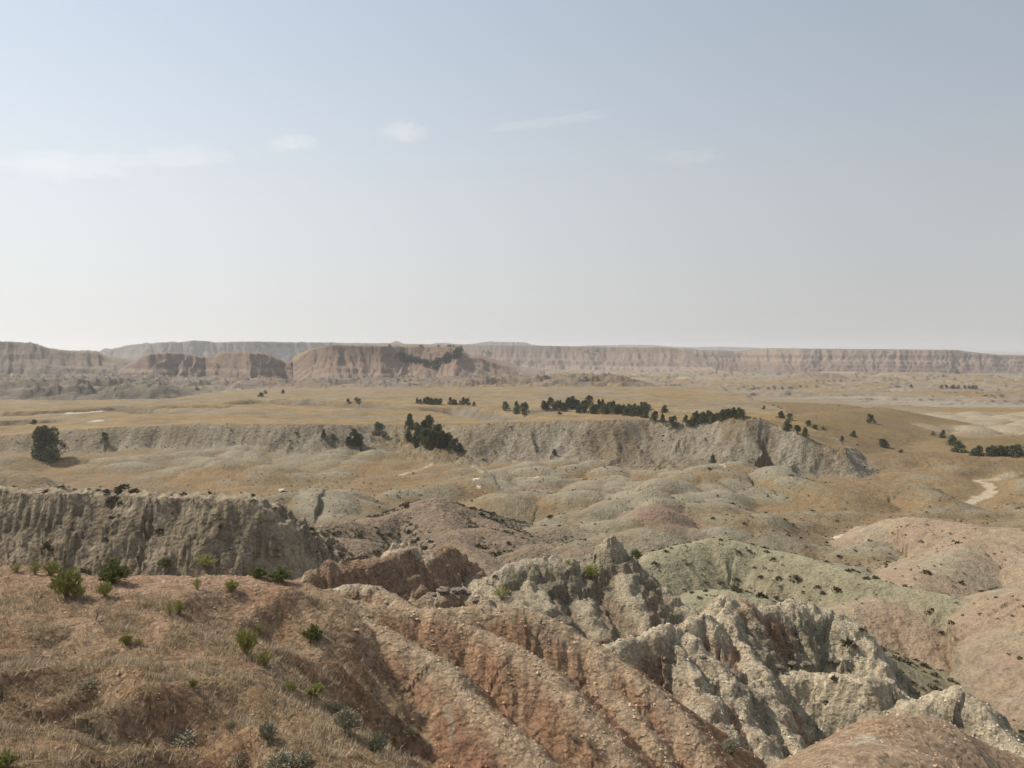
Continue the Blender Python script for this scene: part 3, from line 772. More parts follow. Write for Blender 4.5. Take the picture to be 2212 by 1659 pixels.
    if m.any():
        x, y, z = X[m], Y[m], Z[m]
        n = fbm(x / 60, y / 40, 4, 811); n2 = fbm(x / 9, y / 9, 4, 813)
        a = lerp3(GRASS * 1.0 + 0 * x[:, None], STRAW * .97, sst(-.35, .45, n))
        a = mixc(a, C(.25, .19, .115), .6 * sst(-.05, .4, fbm(x / 26, y / 40, 4, 812)))
        a = mixc(a, C(.30, .27, .21), .55 * sst(-.02, .14, fbm(x / 70 + 3, y / 22, 4, 814)) * sst(300, 360, y))
        a = mixc(a, C(.27, .19, .09), .55 * sst(.05, .5, n2) + .3 * sst(.1, .5, fbm(x / 140, y / 60, 3, 815)))
        a = mixc(a, C(.24, .21, .16), .85 * cut[m] * sst(.03, .22, slope[m] + .06 * n2))
        a = mixc(a, C(.33, .29, .225), .7 * sst(.3, .45, fbm(x / 45 + 9, y / 22, 3, 817)) * sst(330, 420, y))
        a = mixc(a, C(.62, .57, .47), .9 * sst(.47, .55, fbm(x / 32 + 40, y / 26, 3, 819)) * (1 - sst(-60, -20, x)) * sst(300, 330, y))
        c[m] = a; gr[m] = .8
    m = sel(TABLE_BLUFF)
    if m.any():
        x, y, z, d = XW[m], YW[m], Z[m], drop[m]
        n = fbm(x / 14, y / 14, 4, 821); n2 = fbm(x / 3.4, y / 3.4, 3, 823)
        a = lerp3(C(.375, .345, .28) + 0 * x[:, None], C(.285, .25, .195), sst(-.35, .35, n))
        a = mixc(a, C(.245, .195, .13), .75 * sst(.0, .35, fbm(x / 22, y / 22, 3, 825)) + .35 * sst(.2, .4, n2))
        a = mixc(a, C(.43, .40, .33), .6 * (1 - sst(1, 4, d)) * sst(-.1, .3, n) + .4 * sst(.3, .5, n2 + .3 * n))
        a = mixc(a, C(.17, .135, .085), .65 * sst(.18, .42, fbm(x / 2.2, y / 2.2, 3, 827)))
        g = np.exp(-((X[m] + 32) / 24.0) ** 2)
        a = mixc(a, C(.26, .20, .105), .9 * g * sst(-.4, .1, n2))
        c[m] = a
    m = sel(TAN)
    if m.any():
        x, y, d = X[m], Y[m], drop[m]
        n = fbm(x / 30, y / 24, 4, 831); n2 = fbm(x / 6, y / 6, 3, 833)
        a = lerp3(C(.30, .215, .10) + 0 * x[:, None], C(.275, .20, .115), sst(-.3, .3, n))
        a = mixc(a, C(.34, .25, .13), .5 * sst(.0, .5, n2))
        near = 1 - sst(255, 275, y)
        a = mixc(a, C(.33, .245, .175), .75 * near * sst(.0, .35, fbm(x / 14 + 3, y / 14, 3, 835)))
        a = mixc(a, C(.40, .25, .13), .8 * near * sst(.28, .42, fbm(x / 9, y / 9 + 7, 3, 837)))
        a = mixc(a, MAUVE, .7 * near * sst(.25, .4, fbm(x / 10 + 17, y / 10, 3, 839)))
        a = mixc(a, C(.16, .15, .06), .6 * sst(.2, .5, fbm(x / 40 + 7, y / 20, 3, 841)))
        c[m] = a; gr[m] = .7 * (1 - .6 * near)
    m = sel(PLAIN)
    if m.any():
        x, y, z, r, s = X[m], Y[m], Z[m], R[m], slope[m]
        n = fbm(x / 190, y / 120, 5, 851); n2 = fbm(x / 40, y / 30, 3, 853)
        a = lerp3(C(.37, .305, .215) + 0 * x[:, None], GRASS * 1.0, sst(-.12, .22, n))
        a = mixc(a, C(.44, .40, .33), .85 * sst(.06, .3, fbm(x / 230 + 9, y / 90, 4, 855)))
        left = (1 - sst(-.45, -.32, x / y)) * (1 - sst(1000, 1100, y))
        a = mixc(a, strata(z, x, y, 3.5, [C(.20, .175, .14), C(.25, .215, .17), C(.17, .15, .12), C(.30, .26, .20)], .3, 67), .95 * left * sst(.05, .2, s + .1 * n2))
        a = mixc(a, strata(z, x, y, 4.0, [C(.26, .215, .17), C(.33, .28, .22), C(.22, .18, .15), C(.29, .245, .20)], .3, 69), .9 * (1 - left) * sst(.10, .30, s))
        kn = sst(1120, 1180, y) * (1 - sst(1330, 1400, y)) * sst(.05, .25, s)
        a = mixc(a, C(.37, .285, .22), .7 * kn)
        a = mixc(a, C(.62, .58, .50), .8 * sst(.40, .48, fbm(x / 90 + 31, y / 50, 3, 857)) * (1 - sst(.05, .12, s)))
        c[m] = a; gr[m] = .2
    # dry washes and salt flats
    for P, w in WASHES:
        m = (np.abs(X - P[:, 0].mean()) < np.ptp(P[:, 0]) + 40) & (np.abs(Y - P[:, 1].mean()) < np.ptp(P[:, 1]) + 40) & np.isin(pid, [BASIN, TAN, PINK])
        if not m.any(): continue
        x = X[m]; y = Y[m]
        x = x + w * 1.1 * fbm(x / w / 3, y / w / 3, 3, 861); y = y + w * 1.1 * fbm(x / w / 3 + 9, y / w / 3, 3, 863)
        d, s, sd, zc = polydist(x, y, P)
        k = (1 - sst(.75 * w, 1.15 * w, d)) * (1 - sst(.8, 2.0, Z[m] - base_height(X[m], Y[m])))
        cc = c[m]; c[m] = mixc(cc, C(.60, .52, .40), .92 * k)
        g = gr[m]; gr[m] = g * (1 - k)
    for sx, sy, sz, r in SALTS:
        m = (np.abs(X - sx) < 4 * r) & (np.abs(Y - sy) < 6 * r) & (pid == BASIN)
        if not m.any(): continue
        x = X[m]; y = Y[m]
        d = np.sqrt((x - sx) ** 2 + ((y - sy) / 1.6) ** 2) / r + .8 * fbm(x / r * .9, y / r * .9, 3, 871)
        cc = c[m]; c[m] = mixc(cc, SALT, .95 * (1 - sst(.6, .9, d)))
    return c, gr

# grid normals and slope
dxr = np.gradient(GX, axis=0); dyr = np.gradient(GY, axis=0); dzr = np.gradient(GZ, axis=0)
dxt = np.gradient(GX, axis=1); dyt = np.gradient(GY, axis=1); dzt = np.gradient(GZ, axis=1)
N = np.stack([dyt * dzr - dzt * dyr, dzt * dxr - dxt * dzr, dxt * dyr - dyt * dxr], -1)
N /= np.linalg.norm(N, axis=-1, keepdims=True)
N *= np.sign(N[..., 2:3])
SLOPE = np.sqrt(1 - N[..., 2] ** 2) / np.maximum(N[..., 2], .05)
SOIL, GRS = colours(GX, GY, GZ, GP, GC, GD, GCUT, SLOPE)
TONE = {BASIN: (.755, .715, .655), LEDGE: (1.18, 1.16, 1.11), RIDGE: (1.24, 1.21, 1.16), SPUR: (1.18, 1.13, 1.05), PEAK: (1.10, 1.05, .97), CONE_RIDGE: (1.15, 1.10, 1.02), DOME: (1.16, 1.17, 1.14), BLUFF: (.91, .845, .77),
        GREY: (.83, .785, .69), PINK: (.85, .835, .785), CONE_HILL: (.86, .825, .765), TABLE: (.69, .675, .68), TABLE_BLUFF: (.79, .75, .695), TAN: (.65, .63, .605), PLAIN: (.64, .61, .58)}
SOIL = SOIL * np.array([TONE[i] for i in range(15)])[GP]
# neighbouring earths wash into each other along their borders
edge = np.zeros(GP.shape)
edge[:, 1:] += GP[:, 1:] != GP[:, :-1]; edge[1:] += GP[1:] != GP[:-1]
def blur(a, n, ax):
    c = np.cumsum(np.concatenate([np.repeat(a.take([0], ax), n + 1, ax), a, np.repeat(a.take([-1], ax), n, ax)], ax), axis=ax)
    L = a.shape[ax]
    return (np.take(c, np.arange(2 * n + 1, 2 * n + 1 + L), ax) - np.take(c, np.arange(L), ax)) / (2 * n + 1)
edge = np.clip(blur(blur((edge > 0) * 1.0, 6, 1), 4, 0) * 3.2, 0, 1) * (R_ > 55)
edge[np.isin(GP, [TABLE])] *= .3
SB = blur(blur(SOIL, 6, 1), 4, 0)
SOIL = SOIL + (SB - SOIL) * edge[..., None]

# ------------------------------------------------------------------ materials
def mat_new(name):
    m = bpy.data.materials.new(name); m.use_nodes = True
    return m, m.node_tree.nodes, m.node_tree.links, m.node_tree.nodes['Principled BSDF']

def earth_mat(name, scales, dist, var=.28, rough=.95, crust=None):
    """earth: colour from the ground's own colour layer, mottled at two scales, with fine relief"""
    m, n, l, b = mat_new(name)
    b.inputs['Roughness'].default_value = rough
    b.inputs['Specular IOR Level'].default_value = .15
    at = n.new('ShaderNodeAttribute'); at.attribute_name = 'soil'
    tc = n.new('ShaderNodeTexCoord')
    hs = []
    for i, s in enumerate(scales):
        t = n.new('ShaderNodeTexNoise'); t.inputs['Scale'].default_value = s; t.inputs['Detail'].default_value = 6; t.inputs['Roughness'].default_value = .65
        l.new(tc.outputs['Object'], t.inputs['Vector']); hs.append(t)
    a = n.new('ShaderNodeMath'); a.operation = 'ADD'
    l.new(hs[0].outputs['Fac'], a.inputs[0]); l.new(hs[1].outputs['Fac'], a.inputs[1])
    mr = n.new('ShaderNodeMapRange'); mr.inputs['From Min'].default_value = .7; mr.inputs['From Max'].default_value = 1.3
    mr.inputs['To Min'].default_value = 1 - var; mr.inputs['To Max'].default_value = 1 + var
    l.new(a.outputs[0], mr.inputs['Value'])
    mu = n.new('ShaderNodeVectorMath'); mu.operation = 'SCALE'
    l.new(at.outputs['Color'], mu.inputs[0]); l.new(mr.outputs[0], mu.inputs['Scale'])
    l.new(mu.outputs[0], b.inputs['Base Color'])
    bp = None
    for t, d in zip(hs, dist):
        q = n.new('ShaderNodeBump'); q.inputs['Distance'].default_value = d; q.inputs['Strength'].default_value = 1.0
        l.new(t.outputs['Fac'], q.inputs['Height'])
        if bp: l.new(bp.outputs[0], q.inputs['Normal'])
        bp = q
    if crust:
        nd = n.new('ShaderNodeVectorMath'); nd.operation = 'MULTIPLY_ADD'
        l.new(hs[1].outputs['Color'], nd.inputs[0]); nd.inputs[1].default_value = (.12, .12, .12); l.new(tc.outputs['Object'], nd.inputs[2])
        for cs, cd in crust:
            vo = n.new('ShaderNodeTexVoronoi'); vo.inputs['Scale'].default_value = cs; vo.inputs['Randomness'].default_value = 1.0
            l.new(nd.outputs[0], vo.inputs['Vector'])
            q = n.new('ShaderNodeBump'); q.invert = True; q.inputs['Distance'].default_value = cd
            l.new(vo.outputs['Distance'], q.inputs['Height']); l.new(bp.outputs[0], q.inputs['Normal']); bp = q
    l.new(bp.outputs[0], b.inputs['Normal'])
    return m
M_NEAR = earth_mat('crumbly_earth', (3.0, 13.0), (.26, .10), .45, crust=((2.6, .16), (6.5, .09)))
M_MID = earth_mat('weathered_earth', (.8, 3.4), (.6, .24), .42, crust=((.9, .32), (2.4, .16)))
M_SOFT = earth_mat('soft_clay_earth', (.8, 3.4), (.34, .13), .34, crust=((1.3, .12), (3.2, .07)))
M_FAR = earth_mat('distant_earth', (.16, .9), (1.0, .4), .36)

def raw_mesh(name, V, Fq, soil=None, normals=None, mat=None):
    me = bpy.data.meshes.new(name)
    V = np.asarray(V, np.float32); Fq = np.asarray(Fq, np.int32)
    k = Fq.shape[1]
    me.vertices.add(len(V)); me.vertices.foreach_set('co', V.ravel())
    me.loops.add(Fq.size); me.loops.foreach_set('vertex_index', Fq.ravel())
    me.polygons.add(len(Fq)); me.polygons.foreach_set('loop_start', (np.arange(len(Fq)) * k).astype(np.int32))
    me.polygons.foreach_set('use_smooth', np.ones(len(Fq), bool))
    me.update(calc_edges=True)
    if soil is not None:
        a = me.attributes.new('soil', 'FLOAT_COLOR', 'POINT')
        a.data.foreach_set('color', np.concatenate([soil, np.ones((len(V), 1))], 1).astype(np.float32).ravel())
    if normals is not None:
        me.normals_split_custom_set_from_vertices(normals.astype(np.float32))
    if mat: me.materials.append(mat)
    return me

def link(name, data, label=None, cat=None, group=None, kind=None, parent=None, loc=None):
    o = bpy.data.objects.new(name, data); COL.objects.link(o)
    if label: o['label'] = label
    if cat: o['category'] = cat
    if group: o['group'] = group
    if kind: o['kind'] = kind
    if parent: o.parent = parent
    if loc is not None: o.location = loc
    return o

LAND = {
    BASIN: ('basin_ground', 'sage grey clay knobs and golden grass flats on the basin floor', 'ground', M_SOFT),
    LEDGE: ('grassy_ledge', 'near reddish ledge covered in dry matted grass below the viewpoint', 'ground', M_NEAR),
    RIDGE: ('clay_ridge', 'orange brown clay ridge with long furrowed spurs beside the grassy ledge', 'ridge', M_NEAR),
    SPUR: ('rock_spur', 'banded grey and rust rock mass with pale crests and ledges', 'ridge', M_NEAR),
    PEAK: ('pointed_butte', 'grey butte with a stepped pointed summit', 'butte', M_NEAR),
    CONE_RIDGE: ('notched_ridge', 'brown pale rimmed ridge with a small pointed cone on it', 'ridge', M_NEAR),
    DOME: ('clay_dome', 'smooth orange clay dome with a pale patch', 'hill', M_NEAR),
    BLUFF: ('layered_bluff', 'dark grey layered bluff dotted with scrub behind the grassy ledge', 'bluff', M_MID),
    GREY: ('sage_ridge', 'sage grey rounded ridge speckled with small bushes', 'ridge', M_SOFT),
    PINK: ('pink_hill', 'smooth pinkish clay hills beside the dry wash', 'hill', M_SOFT),
    CONE_HILL: ('brown_hill', 'brown conical hill with scrub on its near flank', 'hill', M_MID),
    TABLE: ('grass_table', 'wide flat table of golden dry grass above the grey bluff', 'ground', M_FAR),
    TABLE_BLUFF: ('table_bluff', 'long pale grey bluff edging the golden grass table', 'bluff', M_MID),
    TAN: ('tan_swell', 'rolling tan grass hills beyond the dry wash', 'hill', M_SOFT),
    PLAIN: ('badlands_plain', 'far plain of thin ledges, low badlands and grass reaching the horizon', 'plain', M_FAR),
}
idx = np.arange(NR * NC).reshape(NR, NC)
QUADS = np.stack([idx[:-1, :-1], idx[:-1, 1:], idx[1:, 1:], idx[1:, :-1]], -1).reshape(-1, 4)
QP = GP[:-1, :-1].ravel()
VV = np.stack([GX, GY, GZ], -1).reshape(-1, 3); NN = N.reshape(-1, 3); SS = SOIL.reshape(-1, 3)
for p, (nm, lab, cat, mt) in LAND.items():
    q = QUADS[QP == p]
    if not len(q): continue
    u, inv = np.unique(q, return_inverse=True)
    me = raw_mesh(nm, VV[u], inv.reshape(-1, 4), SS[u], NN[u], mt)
    link(nm, me, lab, cat, kind='structure')
# ------------------------------------------------------------------ mesas
def mesa(name, label, rim, dpts, base_py, flute, widths, colset, hz, px_step=.8, back=260, topc=GRASS, topend=9999, seed=0, steps=56, cat='mesa', lobes=0, ragged=0.0, carve=.055):
    """rim: (px, py) of the skyline seen from the viewpoint; dpts: (px, distance); a strip of real ground falling from plateau to base"""
    pxs = np.arange(rim[0][0], rim[-1][0] + .01, px_step)
    ry = np.interp(pxs, [a for a, b in rim], [b for a, b in rim])
    dd = np.interp(pxs, [a for a, b in dpts], [b for a, b in dpts])
    u = (pxs - 512) / F; v = (384 - ry) / F
    Yd = CP + v * SP; Zd = v * CP - SP
    x = u / Yd * dd; y = dd; zr = Zd / Yd * dd
    rad = np.sqrt(x * x + y * y); ux, uy = x / rad, y / rad
    s = np.concatenate([[0], np.cumsum(np.hypot(np.diff(x), np.diff(y)) * .5 + np.abs(np.diff(pxs)) / F * dd[1:] * .5)])
    zb = (W(512, base_py, 1.0)[2]) * dd
    H = np.maximum(zr - zb, 4)
    fl, fa = flute
    W_ = widths * H.max()
    off = np.concatenate([np.linspace(-back, -W_ * .25, 8), np.linspace(-W_ * .2, W_ * 1.35, steps)])
    S, O = np.meshgrid(s, off)
    Hm = np.broadcast_to(H, S.shape); Zr = np.broadcast_to(zr, S.shape)
    lob = lobes * (fbm(S / (fl * 5), O * 0 + 3.1 + seed, 3, 901 + seed)) if lobes else 0
    S = S + fl * .5 * fbm(S / fl / 1.6, O / fl / 1.1, 3, 921 + seed) + fl * .25 * vn(S / fl * 1.9, O / fl * 1.3, 923 + seed)
    n1 = 1 - 2 * np.abs(vn(S / fl + .3 * vn(S / fl * 2, O / fl, 903 + seed), O / (fl * 5), 905 + seed))
    n2 = 1 - 2 * np.abs(vn(S / fl * 2.7, O / (fl * 2.5) + 4, 907 + seed))
    n3 = 1 - 2 * np.abs(vn(S / fl * 6.1, O / fl + 4, 909 + seed))
    cutb = fa * fl * .62 * (n1 * .7 + n2 * .36 + n3 * .14 - .45)
    d = O - lob - cutb * sst(-.1, .45, (O - lob) / (W_ * .6)) - .25 * cutb
    t = np.clip(d / W_, 0, 1.4)
    dp = np.interp(t, [0, .02, .10, .16, .34, .42, .60, .74, 1.0, 1.4], [0, .05, .24, .27, .52, .55, .72, .84, 1.0, 1.12])
    dp = dp * Hm
    lam = H.max() / 7
    w = (dp + .3 * lam * fbm(S / lam / 6, O / lam / 6, 2, 911 + seed)) / lam
    dp = dp + lam * .95 * (sst(.45, 1, w % 1) - (w % 1)) * (dp > .01)
    Z = Zr - dp + ragged * (np.abs(fbm(S / (fl * .6), O * 0 + 7, 4, 913 + seed, .7)) * 2 - .5) * (1 - sst(0, .4, t))
    Z += .006 * H.max() * fbm(S / 12, O / 12, 2, 915)
    if carve:
        a0 = 8
        ds = float(np.mean(np.diff(s))); do = float(off[-1] - off[-2])
        Zi = Z[a0 - 1:] + .02 * H.max() * fbm(S[a0 - 1:] / fl * 2.2, O[a0 - 1:] / fl * 2.2, 4, 919 + seed)
        Z[a0 - 1:] = erode(Zi, ds, 7, carve, .45, .10, do / ds)
    X = np.broadcast_to(x, S.shape) - np.broadcast_to(ux, S.shape) * O
    Y = np.broadcast_to(y, S.shape) - np.broadcast_to(uy, S.shape) * O
    col = strata(Z, X, Y, H.max() / hz, colset, .25, 71 + seed)
    n = fbm(X / fl / 2, Y / fl / 2, 3, 917)
    col = mixc(col, colset[0], .3 + 0 * n)
    col = col * (1 + .16 * n[..., None])
    col = mixc(col, topc, 1.0 * (d < -1.5 * (off[-1] - off[-2])) * np.broadcast_to(pxs < topend, S.shape))
    col = col * np.array([.64, .605, .58])
    nr, nc = S.shape
    i = np.arange(nr * nc).reshape(nr, nc)
    q = np.stack([i[:-1, :-1], i[1:, :-1], i[1:, 1:], i[:-1, 1:]], -1).reshape(-1, 4)[:, ::-1]
    me = raw_mesh(name, np.stack([X, Y, Z], -1).reshape(-1, 3), q, col.reshape(-1, 3), None, M_FAR)
    link(name, me, label, cat, kind='structure')
    return dict(px=pxs, t=t, X=X, Y=Y, Z=Z)

PB = [C(.32, .235, .18), C(.40, .325, .26), C(.25, .19, .15), C(.35, .26, .20), C(.22, .175, .145)]
GBR = [C(.27, .225, .18), C(.32, .27, .22), C(.21, .18, .145), C(.33, .26, .21)]
BL = [C(.30, .275, .25), C(.34, .30, .27), C(.27, .25, .23)]
MESA_A = mesa('banded_mesa', 'pink banded mesa with dark junipers on its slope and a flat grassy top',
     [(293, 362), (300, 356), (310, 349), (318, 347), (326, 345.3), (345, 345), (400, 346), (455, 347), (463, 352), (470, 357), (480, 357), (490, 361), (505, 366), (520, 372), (545, 378)],
     [(293, 1010), (330, 990), (380, 1005), (405, 1035), (430, 1030), (455, 1010), (480, 1030), (545, 1060)], 383, (20, .62), 1.6, PB, 9, topend=459, seed=1, ragged=1.6, lobes=14, back=330)
MESA_B = mesa('fluted_badlands', 'fluted pinkish badlands wall with a ragged crest left of the banded mesa',
     [(118, 372), (128, 364), (140, 357), (150, 352.5), (165, 352), (180, 352), (192, 354), (205, 357), (215, 355), (222, 352), (235, 351), (250, 352), (265, 352.5), (275, 357), (284, 361), (294, 361), (302, 366)],
     [(118, 1020), (150, 985), (175, 1005), (205, 1045), (225, 1010), (250, 985), (285, 1050), (302, 1060)], 382, (24, .75), 1.6, PB[:4] + [C(.29, .24, .20)], 8, seed=2, lobes=16, back=60, topc=C(.30, .25, .19), ragged=4.5)
MESA_C = mesa('shadowed_mesa', 'grey mesa with a rounded end at the edge of the view',
     [(-90, 341), (0, 341), (30, 342), (38, 344), (45, 347), (62, 350), (80, 351), (94, 351), (101, 355), (107, 357), (125, 361), (140, 366), (165, 372), (190, 377)],
     [(-90, 1100), (30, 1120), (95, 1120), (190, 1080)], 379, (26, .6), 1.6, GBR + [PB[0], PB[3]], 8, seed=3, lobes=18, back=300, topc=C(.29, .25, .17), ragged=3.0)
MESA_D = mesa('far_ridge', 'bluish hazy ragged ridge behind the fluted badlands',
     [(98, 353), (104, 348), (112, 349), (125, 345.5), (140, 343.5), (160, 342), (180, 341.5), (195, 340), (205, 340.3), (215, 342), (240, 341.2), (258, 341), (275, 341.6), (320, 342), (345, 342.5), (400, 343)],
     [(98, 2500), (160, 2400), (220, 2500), (300, 2700), (400, 2900)], 366, (45, .7), 1.3, BL, 7, seed=4, lobes=40, back=500, topc=C(.32, .27, .19), ragged=4.5, px_step=.8)
MESA_E = mesa('long_mesa', 'long pale fluted mesa wall with a level dark rim behind the plain',
     [(335, 343), (400, 343.6), (450, 344.6), (505, 345), (560, 346), (600, 346.7), (633, 347.4), (645, 348), (655, 347.3), (668, 347.5), (676, 348.6), (688, 352), (702, 359), (716, 368)],
     [(335, 2750), (420, 2650), (500, 2500), (600, 2450), (676, 2350), (716, 2260)], 371.5, (36, .72), 1.5, PB, 8, seed=5, lobes=35, back=700, topc=C(.20, .18, .11), px_step=.8)
MESA_F = mesa('level_mesa', 'pale fluted mesa with a dead level dark top on the far side of the plain',
     [(676, 351), (684, 348), (700, 350.2), (712, 351), (722, 350.4), (735, 352), (745, 351), (756, 349.4), (766, 348.4), (830, 349), (900, 349.6), (957, 350.3), (966, 352), (976, 353.2), (990, 355), (1000, 356), (1024, 356.6), (1100, 358)],
     [(676, 2380), (740, 2350), (800, 2200), (900, 2150), (1024, 2200), (1100, 2200)], 371.5, (34, .72), 1.5, PB, 8, seed=6, lobes=30, back=420, topc=C(.20, .18, .11), ragged=1.0, px_step=.8)
mesa('far_butte', 'tiny pale pointed butte on the far horizon', [(384, 345), (390, 343), (394, 341.3), (396, 340.5), (398, 341), (402, 342.8), (410, 345)], [(384, 4300), (410, 4300)], 356, (60, .5), 1.5, BL, 6, seed=7, back=60, topc=BL[1], cat='butte', px_step=.6, ragged=4)
mesa('far_butte', 'broad low hazy butte on the far horizon beside the long mesa',
     [(415, 346), (424, 343.6), (430, 344), (436, 342.6), (446, 342.6), (456, 344), (466, 344), (474, 343.4), (482, 342), (492, 341.4), (505, 341.6), (520, 342), (527, 342.4), (530, 344), (540, 345.5), (548, 347)], [(415, 4600), (548, 4700)], 356, (70, .5), 1.5, BL, 6, seed=8, back=200, topc=BL[1], cat='butte', px_step=.6, ragged=5)
mesa('far_hills', 'faint low hills on the horizon behind the long mesa', [(560, 347.5), (590, 345.4), (630, 344.8), (655, 345), (668, 346.4), (690, 347.2), (720, 346.6), (760, 347.8)], [(560, 6200), (760, 6500)], 353, (120, .4), 1.6, BL, 6, seed=9, back=300, topc=BL[1], cat='hills', px_step=.8)

# ------------------------------------------------------------------ air
def box(name, lo, hi):
    me = bpy.data.meshes.new(name)
    v = [(x, y, z) for x in (lo[0], hi[0]) for y in (lo[1], hi[1]) for z in (lo[2], hi[2])]
    f = [(0, 1, 3, 2), (4, 6, 7, 5), (0, 4, 5, 1), (2, 3, 7, 6), (0, 2, 6, 4), (1, 5, 7, 3)]
    me.from_pydata(v, [], f); me.update()
    return me
mh = bpy.data.materials.new('haze_air'); mh.use_nodes = True
nt = mh.node_tree; nt.nodes.clear()
ho = nt.nodes.new('ShaderNodeOutputMaterial'); hv = nt.nodes.new('ShaderNodeVolumePrincipled')
hv.inputs['Color'].default_value = (.93, .955, 1.0, 1)
hv.inputs['Density'].default_value = .00013
hv.inputs['Anisotropy'].default_value = .35
nt.links.new(hv.outputs[0], ho.inputs['Volume'])
zl = float(GZ.min()) - 1.0
zl = min(zl, -99.5)
hb = box('haze', (-27000, -60, zl), (27000, 27500, 75.0))
hb.materials.append(mh)
link('haze', hb, 'thin pale haze filling the air over the badlands', 'haze', kind='stuff')

# ------------------------------------------------------------------ clouds: thin ragged wisps far outside the haze
mc = bpy.data.materials.new('cloud_vapour'); mc.use_nodes = True
nt = mc.node_tree; nt.nodes.clear()
co = nt.nodes.new('ShaderNodeOutputMaterial'); cv = nt.nodes.new('ShaderNodeVolumePrincipled')
cv.inputs['Color'].default_value = (1, 1, 1, 1); cv.inputs['Density'].default_value = .00045; cv.inputs['Anisotropy'].default_value = .5
nt.links.new(cv.outputs[0], co.inputs['Volume'])
def cloud(px, py, wp, hp, lean, label, seed, thick=.5):
    d = 16000.0
    c = W(px, py, d)
    w = wp / F * d / 2; h = hp / F * d / 2
    n1, n2 = 120, 60
    a = np.linspace(0, 2 * np.pi, n1, endpoint=False); e = np.linspace(-np.pi / 2, np.pi / 2, n2)
    A, E = np.meshgrid(a, e)
    x = np.cos(A) * np.cos(E); y = np.sin(A) * np.cos(E); z = np.sin(E)
    k = 1 + 1.2 * fbm(x * 2.4 + seed, z * 1.3 + y, 5, seed, .65) + .35 * fbm(x * 7 + seed, z * 3 + y * 2, 4, seed + 3, .6)
    k = np.clip(k, .2, 2.2)
    X = x * k * w; Y = y * min(w, 420) * thick * k; Z = z * h * k + lean * X
    V = np.stack([X + c[0], Y + c[1] , Z + c[2]], -1).reshape(-1, 3)
    i = np.arange(n1 * n2).reshape(n2, n1); j = np.roll(i, -1, 1)
    q = np.stack([i[:-1], j[:-1], j[1:], i[1:]], -1).reshape(-1, 4)
    me = raw_mesh('cloud', V, q, None, None, mc)
    link('cloud', me, label, 'cloud', 'thin clouds in a row across the hazy sky')
for a in [(405, 132, 40, 16, .0, 'small pale puff of cloud, brightest of the row', 3, 1.1), (292, 143, 44, 13, .12, 'small slanted cloud left of the brightest puff', 5, .9), (182, 157, 100, 20, .03, 'long flat thin cloud, second from the left', 9),
          (70, 165, 130, 28, -.02, 'broad faint cloud at the left edge of the sky', 12), (548, 122, 120, 9, .13, 'narrow streak of cloud sloping up to the right', 16), (686, 157, 70, 14, .03, 'faintest smear of cloud at the right', 21)]:
    cloud(*a)
# ------------------------------------------------------------------ finding places on the ground
ELEV = GZ / np.sqrt(GX ** 2 + GY ** 2)
RUN = np.maximum.accumulate(ELEV, axis=0)
LR = np.log(rr)
def ground_z(x, y):
    r = math.hypot(x, y); t = math.atan2(x, y)
    j = min(max(int(np.searchsorted(th, t)) - 1, 0), NC - 2); i = min(max(int(np.searchsorted(rr, r)) - 1, 0), NR - 2)
    u = (t - th[j]) / (th[j + 1] - th[j]); v = (r - rr[i]) / (rr[i + 1] - rr[i])
    return float((GZ[i, j] * (1 - u) + GZ[i, j + 1] * u) * (1 - v) + (GZ[i + 1, j] * (1 - u) + GZ[i + 1, j + 1] * u) * v)
def hit(px, py):
    """first point of the ground met by the sight line through (px, py)"""
    x, y, z = W(px, py, 1.0)
    t = math.atan2(x, y); e = z / math.hypot(x, y)
    j = int(np.argmin(np.abs(th - t)))
    k = np.nonzero(ELEV[20:, j] >= e)[0]
    i = (k[0] + 20) if len(k) else int(np.argmax(ELEV[:, j]))
    r = rr[i]
    return (r * math.sin(t), r * math.cos(t), float(GZ[i, j])), int(GP[i, j])
def visible(x, y, z, slack=.0):
    r = math.hypot(x, y); t = math.atan2(x, y)
    j = int(np.argmin(np.abs(th - t))); i = max(int(np.searchsorted(rr, r * .985)) - 1, 0)
    return z / r >= RUN[i, j] - slack

# ------------------------------------------------------------------ plants
def leaf_mat(name, a, b_, scale, rough=.8):
    m, n, l, b = mat_new(name)
    b.inputs['Roughness'].default_value = rough; b.inputs['Specular IOR Level'].default_value = .2
    tc = n.new('ShaderNodeTexCoord'); t = n.new('ShaderNodeTexNoise'); t.inputs['Scale'].default_value = scale; t.inputs['Detail'].default_value = 3
    l.new(tc.outputs['Object'], t.inputs['Vector'])
    oi = n.new('ShaderNodeObjectInfo')
    ad = n.new('ShaderNodeMath'); ad.operation = 'MULTIPLY_ADD'; ad.inputs[1].default_value = .35
    l.new(oi.outputs['Random'], ad.inputs[0]); l.new(t.outputs['Fac'], ad.inputs[2])
    cr = n.new('ShaderNodeValToRGB'); cr.color_ramp.elements[0].position = .42; cr.color_ramp.elements[1].position = .85
    cr.color_ramp.elements[0].color = (*a, 1); cr.color_ramp.elements[1].color = (*b_, 1)
    l.new(ad.outputs[0], cr.inputs[0]); l.new(cr.outputs[0], b.inputs['Base Color'])
    return m
M_JUN = leaf_mat('juniper_needles', (.066, .080, .045), (.16, .168, .088), 1.4)
M_BARK = leaf_mat('juniper_bark', (.10, .075, .055), (.17, .13, .10), 6)
M_SCRUB = leaf_mat('scrub_leaves', (.085, .075, .042), (.145, .125, .07), 3)
M_YEL = leaf_mat('yellow_green_leaves', (.23, .235, .07), (.43, .41, .15), 7)
M_GRN = leaf_mat('green_leaves', (.10, .125, .045), (.22, .235, .085), 7)
M_SAGE = leaf_mat('sage_leaves', (.23, .225, .155), (.40, .375, .27), 7)
M_DRY = leaf_mat('dry_twigs', (.16, .115, .07), (.27, .20, .125), 6)
